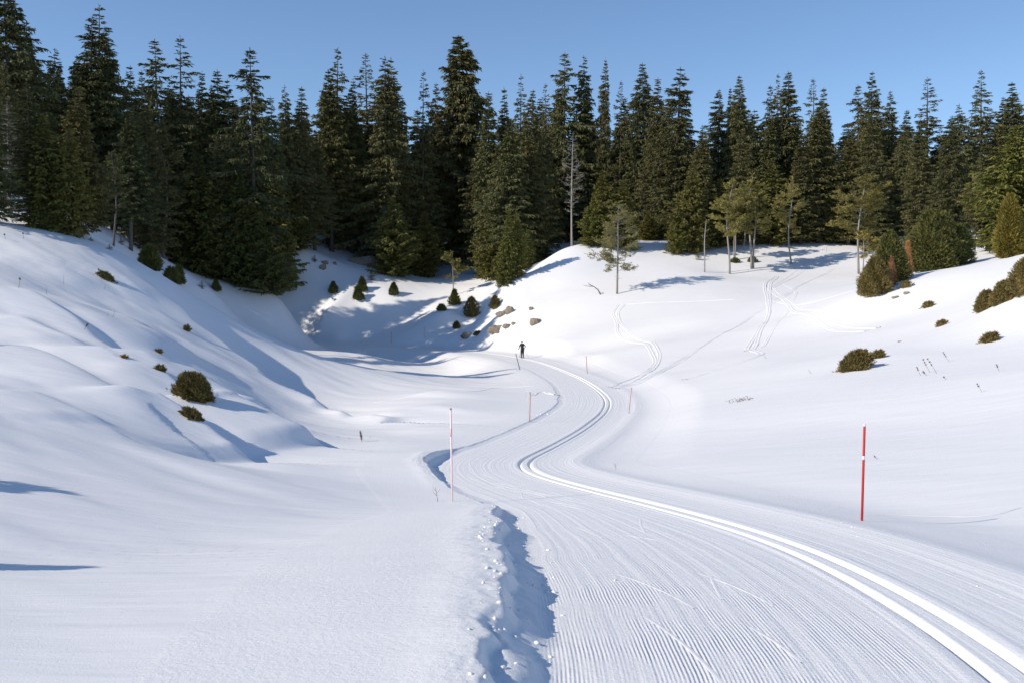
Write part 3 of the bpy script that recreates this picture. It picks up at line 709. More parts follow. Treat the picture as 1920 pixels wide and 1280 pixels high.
FR_U = [-300,0,130,250,300,400,470,530,540,600,700,720,800,812,870,900,960,1000,1040,1070,1200,1300,1600,1700,1900,2300]
FR_V = [405,410,432,470,480,515,540,550,470,465,478,505,515,490,500,520,535,505,470,456,450,464,464,470,475,480]
def behind_front(u, d):
    while d < 240:
        p = P(u, 460, d); z = ground(p[0], d); v = 560 - FPX * z / d
        if v <= np.interp(u, FR_U, FR_V) + 1: break
        d += 4
    return d
SKY = [ # u, vtop, distance, kind, width, label
(18,-45,112,'full2',1.25,'tallest dark spruce at the far left, its top cut by the picture edge'),
(68,75,128,'sparse1',.8,'thin spire spruce poking up just right of the tall leftmost spruce'),
(93,88,118,'ragged1',.9,'dark spruce with a pointed top beside the thin spire near the left edge'),
(122,112,130,'narrow0',.6,'slim dark spire between the left edge spruces and the ragged double spruce'),
(168,28,120,'ragged0',1.25,'ragged broad spruce at left with open top branches, left one of a touching pair'),
(190,8,122,'sparse0',1.15,'very tall ragged spruce at left, the higher right one of a touching pair'),
(213,60,121,'full2',1.0,'dense shoulder spruce touching the right of the ragged double spruce'),
(257,122,128,'full1',.8,'lower pointed spruce just right of the ragged double spruce'),
(276,132,134,'narrow1',.8,'short topped spruce right behind the lower pointed one at left'),
(311,78,132,'ragged0',1.0,'spruce with open upcurved bare looking top, left of two such tops'),
(347,68,134,'sparse1',1.05,'spruce with open layered top and long spire, right of two such tops'),
(381,132,138,'narrow0',.8,'narrow column spruce right of the long spire top'),
(410,132,132,'narrow2',1.0,'column shaped spruce with blunt top left of the shaggy peak'),
(442,148,140,'full1',.75,'shoulder spruce leaning on the left side of the shaggy peak'),
(474,88,134,'ragged0',1.05,'shaggy pointed spruce standing above its neighbours on the left half'),
(516,180,142,'narrow0',.9,'low pointed spruce in the dip right of the shaggy peak'),
(545,158,146,'ragged1',.8,'left one of two twin topped spruces beside the big sunlit spruce'),
(566,162,147,'narrow1',1.0,'right one of two twin topped spruces beside the big sunlit spruce'),
(625,88,153,'sparse0',1.1,'tall sunlit spruce with thin top and olive shaggy sides left of centre'),
(655,150,160,'bushy0',.8,'shorter spruce tucked against the right of the tall thin topped spruce'),
(692,98,160,'sparse1',1.1,'spruce with spread open branches at its top, left of the dark pair'),
(722,108,162,'ragged1',1.1,'dark dense spruce, left half of the dark pair left of centre'),
(737,108,163,'full1',.85,'dark dense spruce, right half of the dark pair left of centre'),
(757,182,168,'narrow2',.7,'short spruce top in the gap right of the dark pair'),
(795,132,172,'sparse1',.7,'thin half bare spruce top just left of the giant spruce'),
(806,155,164,'full0',.7,'ragged spruce touching the left flank of the giant spruce'),
(860,66,172,'giant',1.0,'giant broad spruce at centre rising far above its neighbours'),
(919,172,170,'narrow0',.95,'pointed spruce in the low gap right of the giant spruce'),
(951,165,172,'narrow1',.8,'slender spruce second to the right of the giant spruce'),
(976,140,168,'sparse0',.75,'open topped spruce third to the right of the giant spruce'),
(992,168,165,'bushy0',.8,'rounder spruce beneath the open topped one right of the giant'),
(1022,156,172,'sparse1',.7,'thin topped spruce left of the tall bare branched spire'),
(1061,100,166,'ragged0',1.1,'tall spruce with bare looking layered branches right of centre'),
(1097,104,167,'ragged1',.85,'tall dense spruce right beside the bare branched tall one'),
(1133,110,172,'narrow2',.6,'very thin spruce spire with a tuft at the tip right of centre'),
(1160,150,174,'sparse1',.7,'see through spruce top between the thin spire and the dark steep spruce'),
(1208,118,164,'bushy0',.95,'dark steep spruce, left of the two big ones before the sky gap'),
(1226,146,166,'narrow0',.9,'shoulder spruce on the right of the dark steep spruce'),
(1260,124,160,'full1',1.15,'big dense spruce at the left rim of the sky gap, its right side black'),
(1345,166,166,'full0',.8,'first pointed spruce right of the sky gap'),
(1368,162,174,'narrow2',.6,'slim spire between the first two spruces right of the sky gap'),
(1389,140,162,'bushy0',.95,'second and higher dense spruce right of the sky gap'),
(1440,158,166,'ragged0',.7,'left part of the forked spruce group at right'),
(1453,138,170,'sparse0',.7,'open topped spruce within the forked group at right'),
(1485,132,164,'narrow0',1.15,'dense column spruce, the highest of the forked group at right'),
(1526,146,170,'sparse1',.8,'open pale topped spruce left of the brownish one'),
(1547,164,162,'narrow1',1.0,'brownish coned spruce left of the second sky notch'),
(1608,158,162,'ragged0',.9,'rough spruce at the right rim of the second sky notch'),
(1629,132,168,'full1',.8,'tall open spire spruce right of the second sky notch'),
(1661,170,166,'full0',.75,'small pyramid topped spruce beside the open spire'),
(1690,205,164,'narrow2',.9,'low blunt spruce in the level row right of the open spire'),
(1740,145,168,'sparse1',1.1,'see through spire spruce standing alone above the low row'),
(1790,195,160,'ragged1',1.1,'broad spruce with pale horizontal branches at right'),
(1838,130,164,'sparse0',1.1,'tallest spruce near the right edge with wide open branches'),
(1871,180,168,'bushy0',.75,'short dark spruce between the two peaks near the right edge'),
(1901,152,162,'narrow1',1.2,'dense pointed spruce at the right edge of the picture'),
]
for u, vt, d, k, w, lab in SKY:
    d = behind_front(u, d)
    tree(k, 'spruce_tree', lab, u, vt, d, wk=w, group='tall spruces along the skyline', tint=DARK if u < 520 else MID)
# forest body behind and between
env_u = [-200,0,60,100,160,250,350,440,500,540,600,650,700,760,820,900,960,1050,1120,1180,1250,1300,1350,1450,1520,1570,1620,1700,1780,1850,1920,2200]
env_v = [60,80,130,150,110,170,160,180,210,215,190,190,185,215,200,215,200,180,185,190,200,262,215,200,210,255,210,228,225,215,205,190]
MARKS = [(18,'the tall left edge spruce'),(95,'the thin left spire'),(190,'the ragged double spruce'),(257,'the low pointed spruce'),(330,'the two open layered tops'),(410,'the blunt column spruce'),(474,'the shaggy peak'),(555,'the twin topped pair'),(625,'the thin topped sunlit spruce'),(730,'the dark dense pair'),(795,'the half bare top'),(860,'the giant spruce'),(935,'the low gap'),(976,'the open topped spruce'),(1022,'the thin topped spruce'),(1061,'the bare branched tall spruce'),(1133,'the tufted thin spire'),(1208,'the dark steep spruce'),(1260,'the big gap edge spruce'),(1310,'the sky gap'),(1345,'the first pointed spruce'),(1389,'the high gap spruce'),(1445,'the forked group'),(1485,'the dense column spruce'),(1530,'the pale open top'),(1565,'the second sky notch'),(1629,'the tall open spire'),(1690,'the low blunt spruce'),(1740,'the lone see through spire'),(1790,'the pale branched spruce'),(1838,'the wide branched peak'),(1901,'the right edge spruce')]
ROWN = {160: 'front row', 169: 'second row', 181: 'third row', 196: 'rear row'}; used_lab = set()
fillkinds = ['full0','full1','full2','ragged0','ragged1','bushy0','narrow0','narrow1','narrow2','high0']
for d0, stepx in ((160, 4.6), (169, 4.6), (181, 4.7), (196, 5.6)):
    half = d0 * .545 + 3; x = -half + rt.uniform(0, 3)
    while x < half:
        xx = x + rt.uniform(-1.8, 1.8); dd = d0 + rt.uniform(-4, 4); x += stepx
        u = 960 + FPX * xx / dd
        if 815 < u < 905 and d0 < 180: continue
        if abs(behind_front(u, dd) - dd) > .1: continue
        vt = np.interp(u, env_u, env_v) + rt.uniform(-16, 44) + (0 if d0 > 175 else 18)
        reg_l = ('behind the left slope' if u < 540 else 'between the left slope and the giant spruce' if u < 830 else 'between the giant spruce and the sky gap' if u < 1300 else 'right of the sky gap')
        mu, mn = min(MARKS, key=lambda q: abs(q[0] - u)); side = 'just left of' if u < mu - 12 else 'just right of' if u > mu + 12 else 'below'
        lab = ROWN[d0] + ' dark spruce in the wood ' + side + ' ' + mn
        wk_ = rt.uniform(.85, 1.2)
        if lab in used_lab:
            for word, dv, w_ in (('shorter', 22, 1), ('slimmer', 0, .72), ('low', 45, 1), ('broad', 10, 1.4)):
                l2 = lab.replace('dark spruce', word + ' dark spruce')
                if l2 not in used_lab: lab = l2; vt += dv; wk_ = w_; break
        used_lab.add(lab)
        tree(rt.choice(fillkinds), 'spruce_tree', lab, u, vt, dd, wk=wk_, tint=MID, group='spruces of the forest body ' + reg_l, xy=(xx, dd))
# nearer forest rows on the left, standing behind the snow slope
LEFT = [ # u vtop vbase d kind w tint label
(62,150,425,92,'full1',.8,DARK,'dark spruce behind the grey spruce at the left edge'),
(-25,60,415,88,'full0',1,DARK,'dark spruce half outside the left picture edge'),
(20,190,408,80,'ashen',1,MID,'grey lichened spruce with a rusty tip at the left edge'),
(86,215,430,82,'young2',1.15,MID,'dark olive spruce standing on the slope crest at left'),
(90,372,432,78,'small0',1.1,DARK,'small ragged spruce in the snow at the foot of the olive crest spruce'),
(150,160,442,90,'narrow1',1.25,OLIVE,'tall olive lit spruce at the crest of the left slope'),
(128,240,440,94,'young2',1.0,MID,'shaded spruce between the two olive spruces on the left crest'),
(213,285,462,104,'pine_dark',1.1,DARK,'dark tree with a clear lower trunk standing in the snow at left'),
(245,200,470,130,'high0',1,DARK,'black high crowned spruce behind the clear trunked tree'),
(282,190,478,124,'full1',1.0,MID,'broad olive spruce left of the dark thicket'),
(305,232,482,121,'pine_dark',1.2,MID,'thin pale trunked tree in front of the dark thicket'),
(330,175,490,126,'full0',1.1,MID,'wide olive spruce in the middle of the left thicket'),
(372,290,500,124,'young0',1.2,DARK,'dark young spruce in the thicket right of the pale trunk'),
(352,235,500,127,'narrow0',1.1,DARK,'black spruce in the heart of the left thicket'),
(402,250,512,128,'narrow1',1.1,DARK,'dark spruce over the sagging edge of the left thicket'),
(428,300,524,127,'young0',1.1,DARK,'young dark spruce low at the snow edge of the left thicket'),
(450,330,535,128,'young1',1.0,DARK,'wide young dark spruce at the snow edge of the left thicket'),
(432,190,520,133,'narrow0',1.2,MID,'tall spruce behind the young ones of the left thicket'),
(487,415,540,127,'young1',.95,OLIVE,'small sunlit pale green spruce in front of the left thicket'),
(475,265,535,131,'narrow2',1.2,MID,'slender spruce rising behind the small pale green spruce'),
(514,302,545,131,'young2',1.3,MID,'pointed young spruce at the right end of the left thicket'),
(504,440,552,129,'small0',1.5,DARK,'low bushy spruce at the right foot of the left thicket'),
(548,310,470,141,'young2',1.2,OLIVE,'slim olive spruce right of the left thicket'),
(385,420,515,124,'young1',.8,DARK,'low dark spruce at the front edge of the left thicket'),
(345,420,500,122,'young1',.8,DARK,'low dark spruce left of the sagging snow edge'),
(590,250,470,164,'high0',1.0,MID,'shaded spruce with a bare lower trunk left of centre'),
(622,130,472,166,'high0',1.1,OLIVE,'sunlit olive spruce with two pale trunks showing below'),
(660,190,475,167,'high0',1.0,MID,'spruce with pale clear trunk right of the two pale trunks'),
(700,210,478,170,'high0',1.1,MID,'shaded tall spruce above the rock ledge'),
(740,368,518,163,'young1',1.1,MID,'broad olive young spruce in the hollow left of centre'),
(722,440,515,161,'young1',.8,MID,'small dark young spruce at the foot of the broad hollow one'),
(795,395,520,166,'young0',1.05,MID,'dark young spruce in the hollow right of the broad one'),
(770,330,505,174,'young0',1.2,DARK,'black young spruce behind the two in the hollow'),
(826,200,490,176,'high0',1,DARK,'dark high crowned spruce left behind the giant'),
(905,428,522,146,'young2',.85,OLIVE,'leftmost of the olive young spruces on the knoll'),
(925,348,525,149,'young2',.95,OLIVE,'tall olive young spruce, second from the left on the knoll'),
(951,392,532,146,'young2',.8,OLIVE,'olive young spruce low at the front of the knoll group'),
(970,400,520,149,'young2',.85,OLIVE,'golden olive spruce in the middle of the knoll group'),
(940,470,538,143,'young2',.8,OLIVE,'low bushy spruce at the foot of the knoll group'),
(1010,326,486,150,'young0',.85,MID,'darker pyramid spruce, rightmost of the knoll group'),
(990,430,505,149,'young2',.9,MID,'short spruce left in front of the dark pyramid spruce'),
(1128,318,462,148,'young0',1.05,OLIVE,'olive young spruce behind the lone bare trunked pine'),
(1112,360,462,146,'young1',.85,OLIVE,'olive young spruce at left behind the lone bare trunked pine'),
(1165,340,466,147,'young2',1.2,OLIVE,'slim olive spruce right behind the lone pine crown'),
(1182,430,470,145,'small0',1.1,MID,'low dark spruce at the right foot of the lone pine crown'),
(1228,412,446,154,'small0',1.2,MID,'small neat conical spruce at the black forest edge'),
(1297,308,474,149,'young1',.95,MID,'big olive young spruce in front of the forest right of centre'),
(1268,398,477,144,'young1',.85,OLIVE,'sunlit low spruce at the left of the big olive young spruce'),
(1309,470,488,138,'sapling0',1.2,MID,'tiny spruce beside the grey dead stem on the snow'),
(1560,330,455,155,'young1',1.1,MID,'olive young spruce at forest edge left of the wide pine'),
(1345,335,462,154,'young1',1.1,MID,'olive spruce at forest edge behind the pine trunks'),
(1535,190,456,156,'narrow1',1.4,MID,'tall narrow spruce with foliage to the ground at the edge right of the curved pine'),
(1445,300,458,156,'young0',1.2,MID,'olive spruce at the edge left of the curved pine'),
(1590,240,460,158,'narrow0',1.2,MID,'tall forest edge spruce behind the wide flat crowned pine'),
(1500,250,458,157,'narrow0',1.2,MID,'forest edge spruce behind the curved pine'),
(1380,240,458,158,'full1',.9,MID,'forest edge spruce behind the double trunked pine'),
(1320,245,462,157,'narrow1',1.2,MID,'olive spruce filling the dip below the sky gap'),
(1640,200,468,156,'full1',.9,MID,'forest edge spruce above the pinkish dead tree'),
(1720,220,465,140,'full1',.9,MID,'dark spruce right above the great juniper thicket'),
(1785,215,470,138,'full0',.95,MID,'layered spruce with pale boughs above the right of the juniper thicket'),
(1852,250,470,134,'narrow1',1.3,MID,'dark spruce behind the twin pines near the right edge'),
(1905,235,470,132,'young0',1.4,OLIVE,'olive spruce above the yellow green tree at the right edge'),
(1062,320,455,158,'narrow0',1.2,DARK,'shaded spruce behind the tall dead tree'),
(1240,300,448,162,'narrow2',1.3,DARK,'black spruce right behind the pine with the flat side branch'),
]
for u, vt, vb, d, k, w, ti, lab in LEFT:
    nm = 'pine_tree' if k.startswith('pine') else 'spruce_tree'
    tree(k, nm, lab, u, vt, d, vb, w, ti, group='trees at the forest edge')
# young edge growth along the right plateau
for u, lab in ((1215,'behind the pine with the flat branch'),(1245,'right of the neat conical spruce'),(1335,'left of the leftmost plateau pine'),(1365,'directly behind the leftmost plateau pine'),(1395,'left behind the double trunked pine'),(1425,'right behind the double trunked pine'),(1470,'left behind the curved pine'),(1490,'directly behind the curved pine'),(1520,'right of the curved pine'),(1575,'left behind the wide flat crowned pine'),(1605,'directly behind the wide flat crowned pine'),(1640,'left of the pinkish dead tree'),(1665,'directly below the pinkish dead tree')):
    dd = rt.uniform(153, 158)
    tree(rt.choice(['young0', 'young1', 'young2']), 'spruce_tree', 'low olive fringe spruce ' + lab, u, rt.uniform(345, 405), dd, None, rt.uniform(.9, 1.15), rt.choice([0, 1]) and OLIVE or MID, group='low spruces fringing the plateau')
PINES = [
(1157,385,552,126,'pine_lone',1.15,'lone sparse pine with bare drooping lower twigs on the open snow right of centre','pine_tree'),
(1072,250,452,150,'dead0',1,'tall bleached dead tree in front of the black forest edge','dead_tree'),
(1133,345,462,144,'pine2',.9,'grey twigged pine rising behind the lone pine','pine_tree'),
(1210,328,447,152,'pine3',.9,'pine with a long clear trunk and one flat side branch','pine_tree'),
(1321,410,511,132,'dead1',1.2,'short grey dead stem standing on the snow beside a tiny spruce','dead_tree'),
(1368,338,514,134,'pine0',1.0,'thin trunked olive pine, leftmost of the pines on the right plateau','pine_tree'),
(1378,345,488,139,'pine1',.8,'pair of slim pale stems just behind the leftmost plateau pine','pine_tree'),
(1409,330,505,136,'pine1',1.1,'double trunked open crowned pine on the right plateau','pine_tree'),
(1393,340,470,148,'pine2',.8,'grey bare trunked pine behind the double trunked one','pine_tree'),
(1484,332,495,140,'pine2',1.0,'thin pine with a curved lower trunk on the right plateau','pine_tree'),
(1610,330,514,124,'pine3',1.15,'wide flat crowned pine left of the juniper thicket','pine_tree'),
(1618,432,516,123,'pine_small',1.2,'small dark pine leaning beside the wide flat crowned pine','pine_tree'),
(1664,318,440,132,'bare_rust',1.4,'pinkish brown dying tree with bare twigs above the juniper thicket','dead_tree'),
(1712,330,440,128,'pine2',1.0,'grey twigged pine behind the top of the juniper thicket','pine_tree'),
(1828,330,472,112,'pine0',1.0,'left of the two grey trunked pines between thicket and yellow green tree','pine_tree'),
(1856,318,472,114,'pine1',1.0,'right of the two grey trunked pines between thicket and yellow green tree','pine_tree'),
(849,472,556,150,'pine_small',1.25,'small thin pine standing behind the cone shaped juniper in the hollow','pine_tree'),
]
for u, vt, vb, d, k, w, lab, nm in PINES:
    e = tree(k, nm, lab, u, vt, d, vb, w, MID, group=None)
# trees beyond the left picture edge that shade the slope and the hollow
for x, y, H in [(-62,88,14),(-70,80,14),(-58,97,25),(-66,106,26),(-75,98,24),(-60,115,27),(-84,90,14),(-72,116,26),(-84,110,25),(-66,126,27),(-78,128,26),(-92,104,24),(-92,122,25),(-88,76,14),(-66,137,26),(-80,142,26),(-54,108,23),(-98,90,14),(-106,110,25),(-74,68,14)]:
    tree(rt.choice(fillkinds), 'spruce_tree', 'tall spruce on the hill outside the left edge of the picture', 0, 0, y, xy=(x, y), H=H * (1 if y > 118 else .62), wk=1.1 if y > 118 else .8, group='spruces beyond the left picture edge')
print('trees', ntree[0])

# far wood closing the view behind the counted trees
mb = MB(); r5 = np.random.default_rng(5)
lowV, lowF, lowW = spruce(191, H=26, R0=3.2, levels=22, per=6, dens=.28, blade=(1.0, .38), gap=.05)
lowt = lowW.V[0]; lowtF = lowW.F[0]
for d0 in (210, 222):
    half = d0 * .56; x = -half
    while x < half:
        xx = x + r5.uniform(-1.5, 1.5); dd = d0 + r5.uniform(-5, 5); x += 5.4; u = 960 + FPX * xx / dd
        g = ground(xx, dd); vt = np.interp(u, env_u, env_v) + r5.uniform(30, 80); H = P(u, vt, dd)[2] - g
        s = H / 26; a = r5.uniform(0, 6.28); Rm = np.array([[math.cos(a), -math.sin(a), 0], [math.sin(a), math.cos(a), 0], [0, 0, 1]])
        for Vq, Fq in ((lowV, lowF), (lowt, lowtF)):
            mb.add((Vq * [s * 1.1, s * 1.1, s]) @ Rm.T + [xx, dd, g - .2], Fq)
tag(obj('distant_spruce_wood', mb.mesh('distant_spruce_wood', M_spruce, False)), 'unbroken dark spruce wood far behind the front rows of trees', 'forest', kind='stuff')

# ------------------------------------------------------------------ bushes
def put_bush(name, lab, u, vb, d, wpx, hpx, shape, mat, n=4500, group=None, slope=0., dk=.9, blade=(.13, .035), tint=MID, seed=None, rough=.26, sink=.06):
    g = hit(u, vb, d * .75, d * 1.25); k = g[1] / FPX
    seed = seed or int(u + vb); wpx *= .88; hpx *= .88
    mb = bush(seed, wpx * k, hpx * k, shape, n, blade, wpx * k * dk, rough, slope)
    e = obj(name, mb.mesh(name, mat, False), None, (g[0], g[1], g[2] - sink)); e.color = (*tint, 1)
    tag(e, lab, 'bush', group); return e
JN = 'juniper_bush'
HG = 'dark evergreen shrubs dotted in the hollow'
put_bush(JN, 'round brown green juniper bush half buried on the ridge of the left slope', 364, 742, 37, 66, 52, 'dome', M_juniper, 9000, blade=(.11, .03), slope=-.28, sink=.12)
put_bush(JN, 'small ragged juniper tuft in the snow below the round bush on the left slope', 360, 782, 31, 34, 18, 'dome', M_juniper, 1600, blade=(.10, .03), slope=-.55, rough=.4, sink=.1)
put_bush(JN, 'low creeping juniper sprigs high on the left slope', 199, 526, 62, 34, 15, 'dome', M_juniper, 900, slope=-.55, rough=.4, tint=DARK, dk=.4)
put_bush(JN, 'tiny tuft of dark sprigs midway down the left slope', 350, 621, 52, 12, 12, 'dome', M_juniper, 260, rough=.4, tint=DARK)
put_bush(JN, 'dry twiggy tuft beside the wind lip left of the round bush', 300, 694, 39, 17, 9, 'dome', M_juniper, 220, rough=.5, tint=DARK)
put_bush(JN, 'thin brown tuft on the wind lip above the twiggy one', 297, 661, 41, 10, 6, 'dome', M_juniper, 120, rough=.5)
put_bush(JN, 'flat straw coloured tuft on the left wind lip', 232, 671, 40, 9, 4, 'dome', M_juniper, 90, rough=.5, tint=(1.5, 1.2, .9))
put_bush('evergreen_shrub', 'largest black shrub peeking over the left ridge line', 281, 520, 108, 44, 50, 'egg', M_young, 3500, HG, tint=DARK, blade=(.25, .07))
put_bush('evergreen_shrub', 'pointed dark shrub, higher one of a pair right of the ridge line', 335, 532, 112, 28, 36, 'cone', M_young, 2200, HG, tint=DARK, blade=(.25, .07))
put_bush('evergreen_shrub', 'dark shrub half hidden by the ridge, lower one of a pair', 322, 545, 108, 30, 30, 'egg', M_young, 1800, HG, tint=DARK, blade=(.25, .07))
put_bush('evergreen_shrub', 'small sharp dark cone shrub below the left thicket', 405, 545, 120, 21, 22, 'cone', M_young, 1300, HG, tint=DARK, blade=(.22, .07))
put_bush('evergreen_shrub', 'low black shrubs trailing from the right foot of the left thicket', 519, 556, 129, 26, 26, 'egg', M_young, 1500, HG, tint=DARK, blade=(.25, .07), slope=-.4)
put_bush('evergreen_shrub', 'squat cone shrub alone on the shaded snow left of the pair', 625, 549, 150, 21, 22, 'cone', M_young, 1500, HG, tint=DARK, blade=(.25, .07))
put_bush('evergreen_shrub', 'upper dark cone of two overlapping shrubs in the hollow', 679, 547, 154, 25, 28, 'cone', M_young, 1800, HG, tint=DARK, blade=(.25, .07))
put_bush('evergreen_shrub', 'lower dark cone of two overlapping shrubs in the hollow', 672, 565, 150, 27, 28, 'cone', M_young, 1800, HG, tint=DARK, blade=(.25, .07))
put_bush('evergreen_shrub', 'dark cone shrub right of the two overlapping ones', 738, 552, 156, 23, 24, 'cone', M_young, 1500, HG, tint=DARK, blade=(.25, .07))
put_bush('evergreen_shrub', 'small black blob shrub left of the egg shaped juniper', 828, 583, 148, 17, 13, 'dome', M_young, 800, HG, tint=DARK, blade=(.22, .07))
put_bush(JN, 'olive cone juniper in front of the small thin pine', 852, 571, 149, 27, 31, 'cone', M_young, 2000, HG, blade=(.25, .07), tint=OLIVE)
put_bush(JN, 'largest egg shaped juniper in the hollow, dark on its left', 884, 594, 146, 34, 40, 'egg', M_juniper, 3000, HG, blade=(.22, .06), tint=(.75, .8, .9))
put_bush(JN, 'small olive egg shaped juniper right of the largest one', 928, 578, 143, 20, 26, 'egg', M_juniper, 1500, HG, blade=(.22, .06))
put_bush(JN, 'little dark juniper below the largest egg shaped one', 856, 617, 142, 14, 14, 'egg', M_juniper, 800, HG, blade=(.2, .06), tint=DARK)
put_bush(JN, 'flat juniper mat among the rocks at the foot of the knoll', 895, 629, 134, 15, 7, 'dome', M_juniper, 500, HG, blade=(.2, .05), slope=.2)
put_bush(JN, 'brown juniper mat against the leftmost rock below the knoll', 873, 636, 135, 17, 8, 'dome', M_juniper, 500, HG, blade=(.2, .05), slope=.2)
# right side
RG = 'junipers on the right slope'
put_bush(JN, 'lower front lobe of the great juniper thicket, olive and tall', 1640, 553, 86, 62, 76, 'egg', M_juniper, 7500, RG, blade=(.2, .05), slope=.06)
put_bush(JN, 'middle lobe of the great juniper thicket with a rusty streak', 1668, 532, 90, 78, 106, 'egg', M_young, 9000, RG, blade=(.22, .055), tint=(.85, .85, .9))
put_bush(JN, 'biggest rounded lobe of the great juniper thicket', 1748, 508, 96, 104, 122, 'dome', M_young, 14000, RG, blade=(.22, .055), tint=(.85, .85, .9), slope=.03)
put_bush(JN, 'dark right lobe of the great juniper thicket', 1795, 498, 99, 66, 84, 'dome', M_young, 7000, RG, blade=(.22, .055), tint=DARK)
put_bush(JN, 'left skirt of the great juniper thicket touching the snow', 1624, 553, 88, 32, 50, 'egg', M_young, 2800, RG, blade=(.2, .05), tint=(.9, .9, .9))
put_bush(JN, 'rust orange dead juniper spire between the thicket lobes', 1702, 480, 92, 24, 72, 'cone', M_rust, 1800, RG, blade=(.18, .03), rough=.25)
put_bush(JN, 'rusty brown dead patch on the face of the middle thicket lobe', 1671, 538, 85.5, 22, 62, 'cone', M_rust, 900, RG, blade=(.18, .03), rough=.3, tint=(.6, .6, .7))
put_bush(JN, 'small twiggy juniper at the right toe of the great thicket', 1698, 540, 87, 22, 13, 'dome', M_juniper, 600, RG, slope=.3, rough=.35)
put_bush('spruce_tree', 'yellow green dense tree at the right edge above the slope crest', 1893, 482, 104, 56, 126, 'egg', M_young, 9000, None, blade=(.25, .07), tint=(1.35, 1.1, .8))
put_bush(JN, 'left end of the juniper hedge on the right edge, touching the snow lip', 1848, 581, 60, 38, 40, 'dome', M_juniper, 3800, RG, slope=.35, dk=1.1)
put_bush(JN, 'middle of the juniper hedge climbing the slope at the right edge', 1882, 566, 61, 48, 44, 'dome', M_juniper, 5000, RG, slope=.4, dk=1.1)
put_bush(JN, 'tall right part of the juniper hedge cut by the picture edge', 1922, 550, 62, 64, 72, 'dome', M_juniper, 7000, RG, slope=.4, dk=1.1)
put_bush(JN, 'ragged olive juniper bush alone in the middle of the right slope', 1604, 693, 49, 66, 40, 'dome', M_juniper, 4200, RG, slope=.42, rough=.28)
put_bush(JN, 'small sprig juniper at the upper right of the ragged olive bush', 1646, 671, 51, 24, 15, 'dome', M_juniper, 900, RG, slope=.4, rough=.3)
put_bush(JN, 'tiny green juniper below the right end of the great thicket', 1740, 576, 76, 22, 12, 'dome', M_juniper, 700, RG, slope=.2, rough=.3)
put_bush(JN, 'tiny grey brown juniper tuft between the hedge and the ragged bush', 1765, 611, 63, 19, 12, 'dome', M_juniper, 500, RG, slope=.4, rough=.4, tint=(1.2, 1.1, 1.2))
put_bush(JN, 'small leaning juniper with a thin upright shoot below the hedge', 1855, 641, 51, 34, 18, 'dome', M_juniper, 1200, RG, slope=.45, rough=.3)
put_bush('evergreen_shrub', 'low dark shrub at the foot of the leftmost plateau pine', 1378, 493, 138, 17, 9, 'dome', M_young, 600, None, blade=(.2, .06), tint=DARK)
put_bush('evergreen_shrub', 'low dark shrub at the foot of the double trunked pine', 1411, 492, 138, 18, 10, 'dome', M_young, 600, None, blade=(.2, .06), tint=DARK)
# bushes beyond the left frame edge whose shadows reach into the picture
for x, y, w, h in ((-10.0, 15.2, 1.7, 1.25), (-6.3, 9.2, .5, 1.05), (-20.5, 33, 2.2, 2.0)):
    mb = bush(int(y * 10), w, h, 'egg', 2200); o = obj(JN, mb.mesh(JN, M_juniper, False), None, (x, y, ground(x, y) - .08)); o.color = (1, 1, 1, 1)
    tag(o, 'juniper bush just outside the left edge of the picture', 'bush', 'junipers beyond the left picture edge')
for u, vb, d, hpx, lab in [(697,526,158,21,'sparse little spruce sapling above the dark cone shrubs'),(205,472,104,16,'tiny sapling at the foot of the clear trunked tree'),(227,459,108,16,'tiny dark sapling right of the clear trunked tree'),(379,543,121,17,'thin sapling left of the sharp dark cone shrub'),(590,495,162,17,'tiny spruce sapling on the snow below the forest left of centre'),(170,452,98,10,'tiny sapling on the crest below the tall olive spruce')]:
    tree('sapling0', 'spruce_sapling', lab, u, vb - hpx, d, vb, 1.3, DARK, group='saplings in the snow', cat='sapling')

# ------------------------------------------------------------------ rocks
def rock(name, lab, u, vb, d, wpx, hpx, seed, sink=.25, dk=.8, group='rocks showing through the snow'):
    r = np.random.default_rng(seed); g = hit(u, vb, d * .8, d * 1.2); k = g[1] / FPX
    n1, n2 = 14, 9; V = []; 
    for i in range(n2 + 1):
        ph = math.pi * i / n2
        for j in range(n1):
            th = 2 * math.pi * j / n1; f = 1 + .22 * math.sin(3 * th + seed) * math.sin(2 * ph) + r.uniform(-.10, .10)
            V.append((math.cos(th) * math.sin(ph) * f, math.sin(th) * math.sin(ph) * f, math.copysign(abs(math.cos(ph)) ** .7, math.cos(ph)) * (f if 0 < i < n2 else 1)))
    V = np.array(V) * [wpx * k / 2, wpx * k / 2 * dk, hpx * k * .75] * np.array([1.25, 1, 1])
    F = []
    for i in range(n2):
        for j in range(n1):
            a = i * n1 + j; b = i * n1 + (j + 1) % n1; F += [(a, a + n1, b + n1), (a, b + n1, b)]
    o = obj(name, mesh_np(name, V, F, M_rock, False), None, (g[0], g[1], g[2] + hpx * k * sink), (0, rt.uniform(-.2, .2), 0))
    tag(o, lab, 'rock', group); return o
